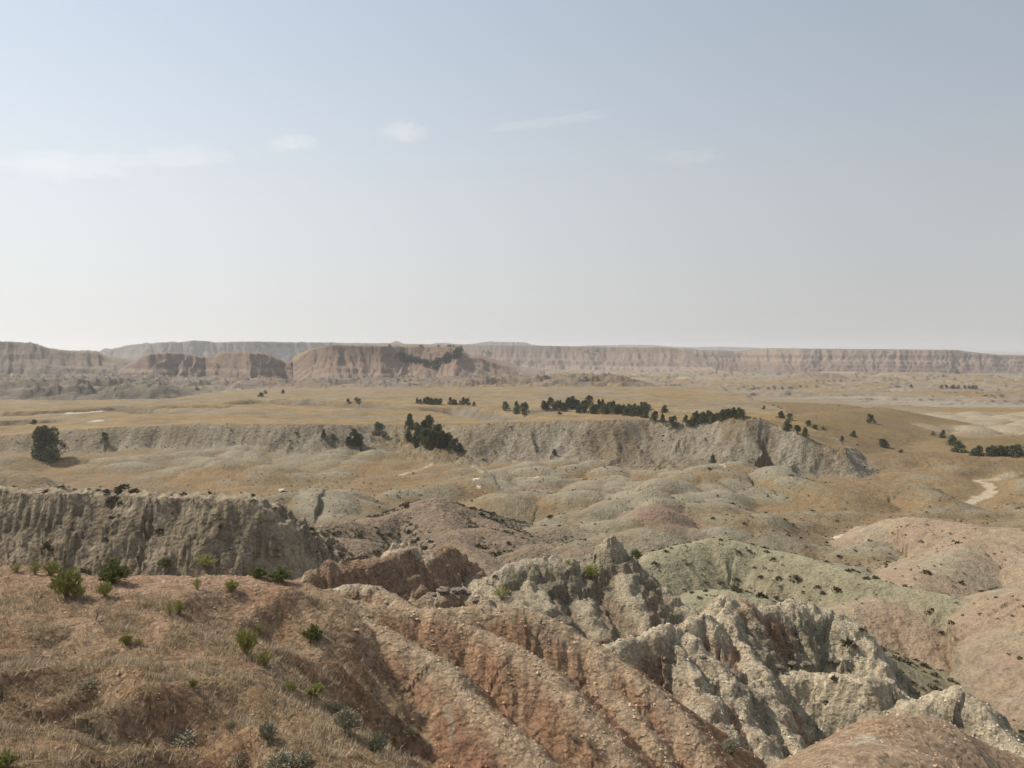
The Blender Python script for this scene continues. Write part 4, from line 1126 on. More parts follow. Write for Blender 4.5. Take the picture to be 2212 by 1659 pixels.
M_TINT = bpy.data.materials.new('dry_blades'); M_TINT.use_nodes = True
_n = M_TINT.node_tree.nodes; _at = _n.new('ShaderNodeAttribute'); _at.attribute_name = 'soil'
M_TINT.node_tree.links.new(_at.outputs['Color'], _n['Principled BSDF'].inputs['Base Color'])
_n['Principled BSDF'].inputs['Roughness'].default_value = .8; _n['Principled BSDF'].inputs['Specular IOR Level'].default_value = .2

def tube(pts, rad, k=6):
    V = []; Fc = []
    for (p, r) in zip(pts, rad):
        for a in range(k):
            an = 2 * math.pi * a / k
            V.append((p[0] + r * math.cos(an), p[1] + r * math.sin(an), p[2]))
    for i in range(len(pts) - 1):
        for a in range(k):
            b = (a + 1) % k
            Fc.append((i * k + a, i * k + b, (i + 1) * k + b, (i + 1) * k + a))
    return V, Fc

def trunk_mesh(rg, h):
    V = []; Fc = []
    def add(pts, rad):
        v, f = tube(pts, rad); o = len(V); V.extend(v); Fc.extend([tuple(i + o for i in q) for q in f])
    lean = rg.normal(0, .05, 2)
    add([(0, 0, -.35), (0, 0, 0), (lean[0], lean[1], h * .25), (lean[0] * 3, lean[1] * 3, h * .75)], [.055 * h, .04 * h, .028 * h, .006 * h])
    for i in range(5):
        a = rg.uniform(0, 6.28); z = h * rg.uniform(.08, .4); L = h * rg.uniform(.2, .32)
        add([(lean[0], lean[1], z), (math.cos(a) * L * .5, math.sin(a) * L * .5, z + L * .35), (math.cos(a) * L, math.sin(a) * L, z + L * .9)], [.018 * h, .012 * h, .004 * h])
    me = bpy.data.meshes.new('trunk'); me.from_pydata(V, [], Fc); me.materials.append(M_BARK); me.update()
    return me

def crown_mesh(rg, h, n, size, shape):
    """leaf sprays spread over uneven lobes"""
    lob = []
    for i in range(shape['lobes']):
        t = rg.uniform(.0, 1.0)
        z = h * (.05 + .87 * t)
        wd = shape['w'] * h * (1 - t) ** shape['p'] + .05 * h
        a = rg.uniform(0, 6.28)
        rr_ = wd * rg.uniform(.15, .8)
        lob.append((math.cos(a) * rr_, math.sin(a) * rr_, z, rg.uniform(.12, .2) * h * (1.15 - .5 * t)))
    V = []; Fc = []
    for k in range(n):
        lx, ly, lz, lr = lob[rg.integers(len(lob))]
        d = rg.normal(0, 1, 3); d /= np.linalg.norm(d)
        q = lr * rg.uniform(.45, 1.0) ** .5
        c = np.array([lx, ly, lz]) + d * q * np.array([1, 1, 1.15])
        c[2] = max(c[2], .05 * h * rg.uniform(.3, 1))
        up = d * .7 + np.array([0, 0, .6]) + rg.normal(0, .35, 3); up /= np.linalg.norm(up)
        sd = np.cross(up, rg.normal(0, 1, 3)); sd /= np.linalg.norm(sd)
        s = size * rg.uniform(.6, 1.3)
        o = len(V)
        V += [tuple(c - sd * s * .4), tuple(c + sd * s * .4), tuple(c + up * s * 1.1 + sd * s * .1)]
        Fc.append((o, o + 1, o + 2))
    me = bpy.data.meshes.new('crown'); me.from_pydata(V, [], Fc); me.materials.append(M_JUN); me.update()
    return me

TREE_H = 5.0
SH = [dict(lobes=30, w=.42, p=.45), dict(lobes=26, w=.5, p=.4), dict(lobes=28, w=.36, p=.6), dict(lobes=30, w=.56, p=.35)]
def tree_protos(n, size, count):
    out = []
    for i in range(count):
        rg = np.random.default_rng(50 + i + n)
        out.append((trunk_mesh(rg, TREE_H), crown_mesh(rg, TREE_H, n, size, SH[i % 4])))
    return out
TP_BIG = tree_protos(5200, .27, 4)
TP_MID = tree_protos(1300, .42, 4)
TP_FAR = tree_protos(340, .72, 4)

def plant_tree(pos, hm, wide, label, group, protos, k, name='juniper_tree'):
    tm, cm = protos[k % 4]
    r = link(name, None, label, 'tree', group, loc=pos)
    s = hm / TREE_H
    r.scale = (s * wide, s * wide, s); r.rotation_euler = (0, 0, random.uniform(0, 6.28))
    link('trunk', tm, parent=r); link('crown', cm, parent=r)
    return r

KT = 0
def tree_px(px, py, hp, wide, label, group=None):
    """a juniper whose foot is seen at (px, py), hp pixels tall"""
    global KT
    p, _ = hit(px, py)
    hm = hp / F * math.hypot(p[1], p[2])
    KT += 1
    pr = TP_BIG if hp > 13 else TP_MID if hp > 5 else TP_FAR
    return plant_tree((p[0], p[1], p[2] - .12), hm, wide, label, group, pr, KT)

LONE = [
    (45.5, 462, 35, 1.12, 'tall dark juniper standing alone against the grey bluff, largest tree on its left end'),
    (34, 424.5, 5, 1.9, 'small spreading juniper alone on the golden table above the tall juniper'),
    (105, 444, 10, .8, 'slim dark juniper clinging to the bluff face right of the tall juniper'),
    (261, 397, 4.5, 1.9, 'low wide juniper on the grass beside a grey bank'),
    (265.5, 394, 3.5, 1.4, 'tiny juniper just behind the low wide juniper on the far grass'),
    (283, 394, 4, 1.5, 'brownish small juniper at the foot of the grey banks'),
    (197, 390.5, 3.5, 1.2, 'tiny lone juniper on the far grass below the fluted badlands'),
    (324, 438, 9, .8, 'narrow juniper at the top of the bluff face'),
    (333, 442, 5, 1.6, 'low round juniper below the narrow one on the bluff face'),
    (348, 402.5, 3.2, 1.8, 'small flat juniper at the edge of a grass hollow'),
    (357.5, 405.6, 5, 1.4, 'round juniper in the grass hollow right of the flat one'),
    (474, 406.5, 4.5, 1.2, 'single juniper at the right end of the short tree rows'),
    (505.5, 411, 9, 1.0, 'conical juniper at the left side of the small clump beside a pale knob'),
    (516.5, 410.5, 9, 1.05, 'round topped juniper in the middle of the small clump beside a pale knob'),
    (524.5, 415, 12, 1.0, 'largest juniper of the small clump beside a pale knob'),
    (517, 415, 8, 1.1, 'low juniper in front of the small clump beside a pale knob'),
    (559.6, 414.5, 3.2, 2.0, 'low dark bush like juniper on the grass before the long grove'),
    (641.5, 408, 6, 1.2, 'round juniper right of the long grove, first of a loose pair'),
    (648.5, 410, 6, 1.0, 'pointed juniper right of the long grove, second of a loose pair'),
    (665, 413, 8, 1.25, 'full round juniper standing apart on the grass right of the long grove'),
    (655, 421, 10, 1.0, 'upright juniper at the lip of the bluff, left of a trio'),
    (662.5, 423.5, 8.5, .95, 'middle juniper of a trio at the lip of the bluff'),
    (672.5, 427, 11, 1.15, 'broad juniper at the right of a trio at the lip of the bluff'),
    (356, 447, 16, 1.15, 'broad juniper low on the grassy draw, left of the big clump'),
    (349, 446, 9, 1.1, 'small juniper leaning on the left of the broad one in the draw'),
    (361, 452, 5, 1.0, 'tiny juniper at the foot of the grassy draw'),
    (379, 436.5, 13, 1.2, 'round juniper halfway between the broad one and the big clump'),
    (554, 455.5, 6, 1.0, 'single small juniper at the foot of the pale bluff'),
    (763.7, 409.5, 3.8, 1.1, 'tiny juniper on the skyline of the tan slope'),
    (781, 418, 7, 1.5, 'spreading juniper on the tan slope behind the cone of the bluff'),
    (789.5, 420, 7, 1.1, 'darker juniper right of the spreading one on the tan slope'),
    (788, 431, 11, 1.15, 'largest juniper of the draw right of the pale bluff end'),
    (797, 435, 6.5, 1.5, 'low juniper between two others in the draw right of the bluff end'),
    (805, 437.5, 9, 1.0, 'pointed juniper at the lower right of that draw beside the bluff end'),
    (808.5, 426, 5.5, 1.3, 'first juniper in a short row on the tan slope'),
    (815, 429.5, 5, 1.6, 'second low juniper in a short row on the tan slope'),
    (823.5, 430, 3.2, 1.8, 'third and smallest juniper in a short row on the tan slope'),
    (853.7, 437, 6.5, 1.5, 'wide juniper alone in the middle of the tan slope'),
    (870.6, 423, 9, 1.0, 'upright juniper alone high on the tan slope beside pale ground'),
    (842, 441, 5, 1.1, 'small juniper at a gully head on the tan slope'),
    (883, 447.5, 8.5, 1.4, 'broad dark juniper low on the tan slope above the wash'),
    (943, 438.5, 8, 1.1, 'upright juniper on the dark green grass patch at the right'),
    (932.7, 435.5, 4, 1.2, 'tiny juniper left of the upright one on the green patch'),
    (952, 446, 11, 1.2, 'upper juniper of a close pair on the tan grass at the right'),
    (958, 452.5, 11, 1.5, 'lower broad juniper of a close pair on the tan grass at the right'),
    (712.8, 462, 7.5, 1.1, 'small juniper at the foot of the bluff cone'),
    (900.6, 453, 4, 1.3, 'tiny juniper above the brown hump behind the wash'),
    (911, 388.5, 3, 1.6, 'tiny far juniper left of the distant tree line'),
    (957, 376.5, 4, 1.3, 'distant dark juniper on the pale plain below the level mesa'),
]
for a in LONE:
    tree_px(*a)
def clump(n, poly, hp, label, group, wide=(.85, 1.25)):
    """trees whose feet fall inside a patch of ground seen as poly (x0, y at x0, x1, y at x1, depth of rows)"""
    x0, ya, x1, yb, dp = poly
    for i in range(n):
        t = (i + random.uniform(.1, .9)) / n
        tree_px(x0 + (x1 - x0) * t, ya + (yb - ya) * t - random.uniform(0, dp), random.uniform(*hp), random.uniform(*wide), label, group)
clump(8, (416, 405, 443, 405, 1.5), (5, 8), 'juniper in the short tree row on the golden table, the row left of the gap', 'junipers in the left short row')
clump(6, (449, 405.5, 468, 405.5, 1.5), (4.5, 7.5), 'juniper in the short tree row on the golden table, the row right of the gap', 'junipers in the right short row')
clump(34, (541, 411, 646, 418, 5.5), (7, 11), 'juniper in the long dense grove at the back of the golden table', 'junipers of the long grove')
clump(16, (600, 411, 648, 419, 2), (8, 11), 'juniper in the long dense grove at the back of the golden table', 'junipers of the long grove')
clump(22, (685, 427.5, 742, 417.2, 3), (6, 10), 'juniper in the dense grove tucked behind the cone of the pale bluff', 'junipers of the tucked grove')
clump(9, (972, 457, 1022, 457, 1.5), (8, 12), 'juniper in the dark row on the tan grass at the right edge', 'junipers of the right row', (1.0, 1.4))
clump(9, (940, 389.8, 979, 389.8, 1.0), (3, 4.6), 'small far juniper in the distant tree line on the plain', 'junipers of the distant line', (1.1, 1.6))
BC = 'juniper in the big clump of the draw, '
for px, py, hp, w, lab in [(410, 429, 15, .85, 'slim one at its upper left corner'), (429, 430, 14, .95, 'topmost one at its upper right'), (418, 440, 17, 1.0, 'tall one left of its middle'), (434, 449, 19, 1.1, 'tallest one at the front'), (442, 449, 17, 1.0, 'one at the front right of the tallest'),
                           (454, 451.5, 12, 1.2, 'low one near its right tip'), (408, 442, 12, .9, 'narrow one standing at its left side'), (415, 449, 11, 1.1, 'lowest one at its left foot'), (424, 436, 15, 1.0, 'one just below the topmost'), (426, 445, 16, 1.1, 'one left of the tallest in front'),
                           (448, 448, 14, 1.0, 'one between front pair and tip'), (438, 440, 15, 1.0, 'one behind the tallest'), (460, 452, 8, 1.3, 'smallest one at its right tip')]:
    tree_px(px, py, hp, w, BC + lab, 'junipers of the big clump')
# trees on the banded mesa: on its slope and on its rim
def mesa_tree(M, px, py, hp, label, group, wide=1.2):
    fx, fy = pix(M['X'], M['Y'], M['Z'])
    d = (fx - px) ** 2 + (fy - py) ** 2 * 1.0 + 1e-3 * np.hypot(M['X'], M['Y']) * .05
    k = np.unravel_index(np.argmin(d), d.shape)
    p = (M['X'][k], M['Y'][k], M['Z'][k] - .25)
    global KT
    KT += 1
    return plant_tree(p, hp / F * p[1], wide, label, group, TP_FAR, KT)
for i in range(46):
    t = random.random()
    mesa_tree(MESA_A, 394 + 34 * t, 357 + 8 * t + random.uniform(-3.5, 3) * (1 - .5 * t), random.uniform(3.0, 4.8), 'dark juniper in the left wooded gully on the banded mesa slope', 'junipers of the left mesa gully')
for i in range(56):
    t = random.random()
    mesa_tree(MESA_A, 461 - 28 * t + random.uniform(-3, 4), 351 + 16 * t + random.uniform(-3, 4), random.uniform(3.0, 5.0), 'dark juniper in the right wooded gully on the banded mesa slope', 'junipers of the right mesa gully')
for px in (390, 420, 422, 439, 448, 450.5, 453.5):
    mesa_tree(MESA_A, px, 346.8, 2.4, 'tiny juniper on the flat rim of the banded mesa', 'junipers on the mesa rim', 1.4)
for px in (442, 445, 450, 453, 456):
    mesa_tree(MESA_A, px, 380, 2.4, 'tiny juniper at the foot of the banded mesa', 'junipers at the mesa foot', 1.4)
for i in range(26):
    mesa_tree(MESA_D, random.uniform(254, 300), random.uniform(344.5, 348.5), random.uniform(1.6, 2.6), 'far bluish juniper in the dark band on the hazy ridge', 'junipers on the hazy ridge', 1.5)
for i in range(12):
    mesa_tree(MESA_E, random.choice([487, 492, 584, 590, 595]) + random.uniform(-3, 3), random.uniform(351, 355), 1.8, 'far juniper dotted on the long pale mesa wall', 'junipers on the long mesa wall', 1.5)

# ------------------------------------------------------------------ small bushes dotted over the clay hills
def bush_mesh(rg, n, mat, nm='scrub_bush'):
    V = []; Fc = []
    for k in range(n):
        a = rg.uniform(0, 6.28); e = rg.uniform(.1, 1.5)
        d = np.array([math.cos(a) * math.cos(e), math.sin(a) * math.cos(e), math.sin(e)])
        c = d * rg.uniform(.15, .4) * np.array([1, 1, .8])
        up = d + rg.normal(0, .4, 3); up /= np.linalg.norm(up)
        sd = np.cross(up, rg.normal(0, 1, 3)); sd /= np.linalg.norm(sd)
        s = rg.uniform(.16, .3)
        o = len(V)
        V += [tuple(c - sd * s * .5), tuple(c + sd * s * .5), tuple(c + up * s)]
        Fc.append((o, o + 1, o + 2))
    me = bpy.data.meshes.new(nm); me.from_pydata(V, [], Fc); me.materials.append(mat); me.update()
    return me
BUSH = [bush_mesh(np.random.default_rng(80 + i), 44, M_SCRUB) for i in range(6)]
BUSH_SMALL = [np.array([v.co[:] for v in bush_mesh(np.random.default_rng(90 + i), 16, M_SCRUB).vertices]) * 1.15 for i in range(6)]
WHERE = {BLUFF: 'on the dark layered bluff', GREY: 'on the sage grey ridge', PINK: 'on the pink clay hills', CONE_HILL: 'on the brown conical hill', BASIN: 'among the grey basin knobs',
         TABLE_BLUFF: 'on the pale grey bluff face', TAN: 'on the tan grass hills', SPUR: 'on the banded rock mass', PEAK: 'on the pointed butte', CONE_RIDGE: 'on the notched ridge'}
DENS = {BLUFF: .12, GREY: .40, PINK: .10, CONE_HILL: 1.3, BASIN: .10, TABLE_BLUFF: .07, TAN: .004, SPUR: .10, PEAK: .05, CONE_RIDGE: .04}
inview = (np.abs(GX) < .66 * GY + 2)
cell = np.zeros(GZ.shape)
cell[:-1, :-1] = (np.diff(rr)[:, None] * rr[:-1, None]) * np.diff(th)[None]
prob = np.zeros(GZ.shape)
for p, d in DENS.items():
    m = (GP == p) & inview
    if p == BASIN: m &= (R_ > 80) & (R_ < 235)
    nz = fbm(GX[m] / 9, GY[m] / 9, 3, 950 + p)
    q = d * (1 + 2.4 * np.clip(nz + .1, -.4, 1))
    if p == CONE_HILL: q *= sst(.3, 1.5, GD[m])
    if p == SPUR: q *= 3.0 * sst(.55, .0, np.abs(nz)) * sst(13, 17, GX[m])
    if p == PINK: q *= sst(-.2, .5, nz) * 1.7
    if p == BLUFF: q *= 1 + 4 * sst(.2, .5, nz)
    if p == BASIN: q *= (1 - .9 * GRS[m]) * sst(.3, -.1, fbm(GX[m] / 30, GY[m] / 30, 2, 960)) * 1.5
    prob[m] = np.maximum(q, 0) * cell[m]
tot = prob.sum()
nb = RNG.poisson(tot)
pick = RNG.choice(prob.size, nb, p=prob.ravel() / tot)
bx = []
for f in pick:
    i, j = divmod(int(f), NC)
    r = rr[i] * (1 + RNG.uniform(0, .006)); t = th[j] + RNG.uniform(0, .0014)
    x, y = r * math.sin(t), r * math.cos(t)
    z = ground_z(x, y)
    s = float(np.clip(RNG.lognormal(-.74, .42), .24, 1.5))
    if GP[i, j] == BLUFF: s *= 1.25
    if GP[i, j] in (SPUR, PEAK, CONE_RIDGE): s *= .6
    if GP[i, j] in (TABLE_BLUFF, TAN): s *= 1.25
    if not visible(x, y, z + .5 * s): continue
    bx.append((s / r, x, y, z, s, int(GP[i, j])))
bx.sort(reverse=True)


for k, (_, x, y, z, s, p) in enumerate(bx[:300]):
    o = link('scrub_bush', BUSH[k % 6], 'small dark olive bush ' + WHERE[p], 'bush', 'small bushes ' + WHERE[p], loc=(x, y, z - .06 * s))
    o.scale = (s * random.uniform(.9, 1.3), s * random.uniform(.9, 1.3), s * random.uniform(.8, 1.15)); o.rotation_euler = (0, 0, random.uniform(0, 6.28))
V = []; 
for k, (_, x, y, z, s, p) in enumerate(bx[300:]):
    a = random.uniform(0, 6.28); ca, sa = math.cos(a), math.sin(a)
    b = BUSH_SMALL[k % 6] * s
    V.append(np.stack([b[:, 0] * ca - b[:, 1] * sa + x, b[:, 0] * sa + b[:, 1] * ca + y, b[:, 2] + z - .05], 1))
if V:
    V = np.concatenate(V)
    me = raw_mesh('scrub', V, np.arange(len(V)).reshape(-1, 3), None, None, M_SCRUB)
    link('scrub', me, 'tiny dark scrub sprinkled over the clay hills and bluffs', 'scrub', kind='stuff')
# ------------------------------------------------------------------ near shrubs
def shrub_meshes(seed, stems, leafy, droop, leaf, stem_mat, leaf_mat_):
    """a clump of thin stems fanning from one root, with small narrow leaves; one unit tall and wide"""
    rg = np.random.default_rng(seed)
    SV = []; SF = []; LV = []; LF = []
    for k in range(stems):
        a = rg.uniform(0, 6.28); sp = rg.uniform(0, 1) ** .6
        L = rg.uniform(.65, 1.05) * (1 - .25 * sp)
        out = .55 * sp
        p0 = np.array([rg.normal(0, .04), rg.normal(0, .04), -.04])
        tip = np.array([math.cos(a) * out, math.sin(a) * out, L * (1 - droop * sp * sp)])
        mid = p0 * .4 + tip * .55 + np.array([0, 0, .12 * L]) + rg.normal(0, .03, 3)
        pts = [p0, (p0 + mid) / 2 + rg.normal(0, .012, 3), mid, tip]
        sd = np.array([-math.sin(a), math.cos(a), 0]) * .006
        o = len(SV)
        for i, p in enumerate(pts):
            w = (1 - .75 * i / 3)
            SV += [tuple(p - sd * w), tuple(p + sd * w)]
        SF += [(o, o + 1, o + 3, o + 2), (o + 2, o + 3, o + 5, o + 4), (o + 4, o + 5, o + 7, o + 6)]
        for j in range(leafy):
            t = rg.uniform(.3, 1.0)
            c = (mid + (tip - mid) * (t - .5) * 2) if t > .5 else (p0 + (mid - p0) * t * 2)
            d = (tip - p0) / np.linalg.norm(tip - p0) + rg.normal(0, .6, 3); d /= np.linalg.norm(d)
            s2 = np.cross(d, rg.normal(0, 1, 3)); s2 /= np.linalg.norm(s2)
            l = leaf * rg.uniform(.6, 1.3)
            o2 = len(LV)
            LV += [tuple(c - s2 * l * .16), tuple(c + s2 * l * .16), tuple(c + d * l)]
            LF.append((o2, o2 + 1, o2 + 2))
    a = bpy.data.meshes.new('stems'); a.from_pydata(SV, [], SF); a.materials.append(stem_mat); a.update()
    b = None
    if LV:
        b = bpy.data.meshes.new('foliage'); b.from_pydata(LV, [], LF); b.materials.append(leaf_mat_); b.update()
    return a, b
KINDS = {
    'yellow': [shrub_meshes(200 + i, 90, 26, .25, .11, M_DRY, M_YEL) for i in range(3)],
    'green': [shrub_meshes(210 + i, 100, 30, .45, .12, M_DRY, M_GRN) for i in range(3)],
    'olive': [shrub_meshes(220 + i, 70, 12, .25, .10, M_DRY, M_YEL) for i in range(3)],
    'sage': [shrub_meshes(230 + i, 80, 20, .35, .13, M_DRY, M_SAGE) for i in range(3)],
    'dry': [shrub_meshes(240 + i, 120, 4, .55, .10, M_DRY, M_SAGE) for i in range(3)],
}
KS = 0
def shrub(px, py, hp, wp, kind, label, name='shrub'):
    global KS
    p, _ = hit(px, py)
    d = math.hypot(p[1], p[2])
    h = hp / F * d * 1.12; w = wp / F * d
    a, b = KINDS[kind][KS % 3]; KS += 1
    r = link(name, None, label, 'shrub', None, loc=(p[0], p[1], p[2] - .03))
    r.scale = (w * .95, w * .95, h); r.rotation_euler = (0, 0, random.uniform(0, 6.28))
    link('stems', a, parent=r)
    if b: link('foliage', b, parent=r)
SHRUBS = [
    (17, 573, 9, 17, 'olive', 'sparse olive shrub nearest the left edge on the ledge skyline'),
    (35, 574.5, 14, 15, 'olive', 'wispy olive shrub on the ledge skyline, second from the left edge'),
    (52, 576, 14, 19, 'yellow', 'yellowish shrub on the ledge skyline just behind the large bright shrub'),
    (67, 598, 30, 31, 'yellow', 'large bright yellow green shrub on the reddish ledge'),
    (77, 600, 15, 15, 'yellow', 'low bright shrub against the right foot of the large yellow green shrub'),
    (113, 584, 24, 30, 'green', 'rounded dark green shrub with its shadow, right of the large bright shrub'),
    (105, 597, 15, 15, 'yellow', 'light green shrub in front of the rounded dark green shrub'),
    (165, 574, 8, 15, 'green', 'low green shrub on the ledge skyline left of centre'),
    (206, 574.5, 13, 23, 'olive', 'dry olive shrub on the ledge skyline under the layered bluff'),
    (188, 575, 7, 9, 'dry', 'tiny dry tuft left of the dry olive skyline shrub'),
    (259, 578, 10, 17, 'green', 'dark green shrub at the right end of the ledge, left of a pair'),
    (281, 581, 14, 23, 'green', 'rich green shrub at the right end of the ledge beside pale rock'),
    (197.5, 590, 14, 11, 'olive', 'upright wispy shrub alone on the ledge with a dark foot'),
    (231.5, 592, 12, 15, 'yellow', 'spiky light green shrub alone on the right part of the ledge'),
    (179, 614, 14, 11, 'yellow', 'yellow tuft on the brown slope below the ledge'),
    (170, 615, 16, 13, 'olive', 'grey olive shrub left of the yellow tuft below the ledge'),
    (126.5, 645, 12, 13, 'yellow', 'green tuft on the crest of the grassy spur'),
    (139, 646, 8, 12, 'olive', 'yellowish tuft right of the green tuft on the grassy spur'),
    (246, 656, 28, 22, 'yellow', 'tall yellow green shrub in the gully'),
    (259, 634, 10, 12, 'olive', 'small olive shrub above the tall one in the gully'),
    (313, 640, 15, 20, 'green', 'rounded green shrub on the dark gully side'),
    (264, 668, 18, 20, 'olive', 'dull olive shrub below the tall one in the gully'),
    (316, 699, 12, 17, 'yellow', 'yellow shrub low in the gully near the spur edge'),
    (292, 691, 12, 15, 'olive', 'olive shrub at the spur edge left of the yellow gully shrub'),
    (337, 716, 15, 16, 'sage', 'grey sagebrush low in the gully against the spur edge'),
    (193, 687, 9, 9, 'yellow', 'small yellow tuft on the clay part of the grassy spur'),
    (268, 742, 18, 17, 'sage', 'pale sagebrush on the dark slope near the bottom of the view'),
    (231, 731, 11, 12, 'sage', 'small grey sagebrush among matted grass'),
    (282, 772, 18, 30, 'sage', 'wide pale sagebrush cut by the bottom edge'),
    (304, 770, 16, 18, 'sage', 'silvery sagebrush right of the wide pale one at the bottom edge'),
    (241, 770, 18, 28, 'dry', 'dark dry brush at the bottom edge'),
    (186, 742, 12, 34, 'dry', 'tangle of dry brown stems in a hollow'),
    (88, 690, 10, 26, 'dry', 'dark dry tangle over a small scoop on the grass slope'),
    (4, 770, 18, 24, 'yellow', 'green tuft in the bottom left corner'),
    (347, 733, 22, 25, 'sage', 'large grey sagebrush deep in the gully beside the first clay spur'),
    (377, 754, 20, 20, 'sage', 'second grey sagebrush lower in the gully beside the first clay spur'),
    (410, 743, 12, 17, 'dry', 'dry twiggy shrub on the first clay spur'),
    (591, 579, 16, 20, 'olive', 'olive bush high on the pointed butte'),
    (502, 600, 13, 20, 'olive', 'olive bush on the grey slope left of the pointed butte'),
    (568, 565, 5, 9, 'olive', 'tiny olive tuft on the pale shoulder of the pointed butte'),
    (636, 558, 8, 12, 'green', 'green bush at the foot of the pointed butte beside golden grass'),
    (731, 754, 15, 17, 'sage', 'spiky grey sagebrush in a furrow of the rock mass'),
    (590, 752, 12, 14, 'dry', 'dry leafless shrub in the shadowed furrow between clay spurs'),
    (575, 745, 9, 10, 'dry', 'smaller dry shrub left of the leafless one between clay spurs'),
]
for a in SHRUBS:
    shrub(*a)

# ------------------------------------------------------------------ dead wood
def stick(px, py, label, name, segs, mat, up=.02):
    p, _ = hit(px, py)
    V = []; Fc = []
    for pts, r0 in segs:
        n = len(pts)
        pp = []
        for q in pts:
            x, y = p[0] + q[0], p[1] + q[1]
            pp.append((q[0], q[1], ground_z(x, y) - p[2] + q[2] + up))
        for i in range(n):
            a = np.array(pp[max(i - 1, 0)]); b = np.array(pp[min(i + 1, n - 1)])
            d = (b - a) / np.linalg.norm(b - a); s1 = np.cross(d, (0, 0.3, 1)); s1 /= np.linalg.norm(s1); s2 = np.cross(d, s1)
            r = r0 * (1 - .75 * i / (n - 1))
            for k in range(5):
                an = 2 * math.pi * k / 5
                V.append(tuple(np.array(pp[i]) + r * (math.cos(an) * s1 + math.sin(an) * s2)))
            if i:
                o = len(V) - 10
                for k in range(5):
                    Fc.append((o + k, o + (k + 1) % 5, o + 5 + (k + 1) % 5, o + 5 + k))
    me = bpy.data.meshes.new(name); me.from_pydata(V, [], Fc); me.materials.append(mat); me.update()
    link(name, me, label, 'dead wood', loc=p)
M_DARK = leaf_mat('weathered_wood', (.05, .035, .025), (.11, .08, .06), 9)
M_PALE = leaf_mat('bleached_stalk', (.36, .29, .19), (.52, .44, .31), 9)
stick(96, 622, 'dark forked dead branch lying on the bare patch of the ledge', 'dead_branch', [([(-.10, .22, .16), (-.02, .12, .12), (.0, 0, .02), (.14, -.14, .02), (.32, -.3, .01)], .022), ([(.0, 0, .02), (.02, .10, .16), (.10, .14, .20)], .015), ([(.14, -.14, .02), (.24, -.1, .03), (.4, -.12, .02)], .012)], M_DARK)
stick(40, 710, 'pale bent dry stalk standing on the grass slope near the left edge', 'dry_stalk', [([(-.05, .05, .22), (-.03, .03, .12), (.02, 0, .06), (.07, -.04, .03), (.1, -.1, .0)], .009)], M_PALE)
stick(259, 664, 'pale thin dry stalk leaning over the gully shrubs', 'dry_stalk', [([(-.05, 0, -.02), (.0, 0, .14), (.03, .0, .26), (.0, .02, .33)], .008)], M_PALE)
stick(278, 677, 'short forked dry stalk below the gully shrubs', 'dry_stalk', [([(0, 0, -.02), (.0, 0, .12), (.05, 0, .24)], .008), ([(.0, 0, .08), (-.05, 0, .2)], .007)], M_PALE)

# ------------------------------------------------------------------ dry grass and loose clods (nobody could count them)
near = (R_ > 8.5) & (R_ < 30) & (np.abs(GX) < .68 * GY + 1) & np.isin(GP, [LEDGE, RIDGE])
GRG = GRS + .8 * ((GP == LEDGE) & (GRS < .3) & (GX > -6.5) & (GY < 24)) * sst(-.2, .3, fbm(GX / 1.2, GY / 1.2, 3, 972)) + .35 * ((GP == RIDGE) & (GX < -1.8)) * (GD > 1.0)
GRG = GRG * (.25 + 1.5 * sst(-.1, .45, fbm(GX / .55, GY / .55, 2, 974)))
wgt = np.where(near, (GRG + .02 * (GP == RIDGE) * (fbm(GX / 2, GY / 2, 2, 970) > .25)) * cell, 0)
# bare scoops and the reddish flat carry little grass
nt_ = 21000
pk = RNG.choice(wgt.size, nt_, p=wgt.ravel() / wgt.sum())
ii, jj = np.divmod(pk, NC)
r0 = rr[ii] * (1 + RNG.uniform(0, .0056, nt_)); t0 = th[jj] + RNG.uniform(0, .00143, nt_)
px_ = r0 * np.sin(t0); py_ = r0 * np.cos(t0)
pz_ = GZ[ii, jj] * .5 + GZ[np.minimum(ii + 1, NR - 1), np.minimum(jj + 1, NC - 1)] * .5
nz = fbm(px_ / 1.3, py_ / 1.3, 3, 975)
V = []; Cc = []
for b in range(5):
    L = RNG.uniform(.07, .20, nt_) * (1 + .5 * nz)
    a = RNG.uniform(0, 6.28, nt_); tilt = RNG.uniform(.25, 1.35, nt_)
    dx = np.cos(a) * np.sin(tilt); dy = np.sin(a) * np.sin(tilt); dz = np.cos(tilt)
    w = RNG.uniform(.004, .009, nt_)
    ox = px_ + RNG.normal(0, .05, nt_); oy = py_ + RNG.normal(0, .05, nt_)
    sx = -np.sin(a) * w; sy = np.cos(a) * w
    v = np.stack([np.stack([ox - sx, oy - sy, pz_ - .03], 1), np.stack([ox + sx, oy + sy, pz_ - .03], 1), np.stack([ox + dx * L, oy + dy * L, pz_ + dz * L], 1)], 1)
    V.append(v.reshape(-1, 3))
    k = np.clip(RNG.uniform(0, 1, nt_) * .8 + .35 * nz, 0, 1)
    c = np.array([.31, .235, .155]) + (np.array([.58, .475, .325]) - np.array([.31, .235, .155])) * k[:, None]
    c = np.where((RNG.uniform(0, 1, nt_) < .12)[:, None], np.array([.24, .215, .17]), c)
    Cc.append(np.repeat(c, 3, 0))
V = np.concatenate(V); Cc = np.concatenate(Cc)
me = raw_mesh('dry_grass', V, np.arange(len(V)).reshape(-1, 3), Cc, None, M_TINT)
link('dry_grass', me, 'matted dry straw and brown grass over the near ledge', 'grass', kind='stuff')

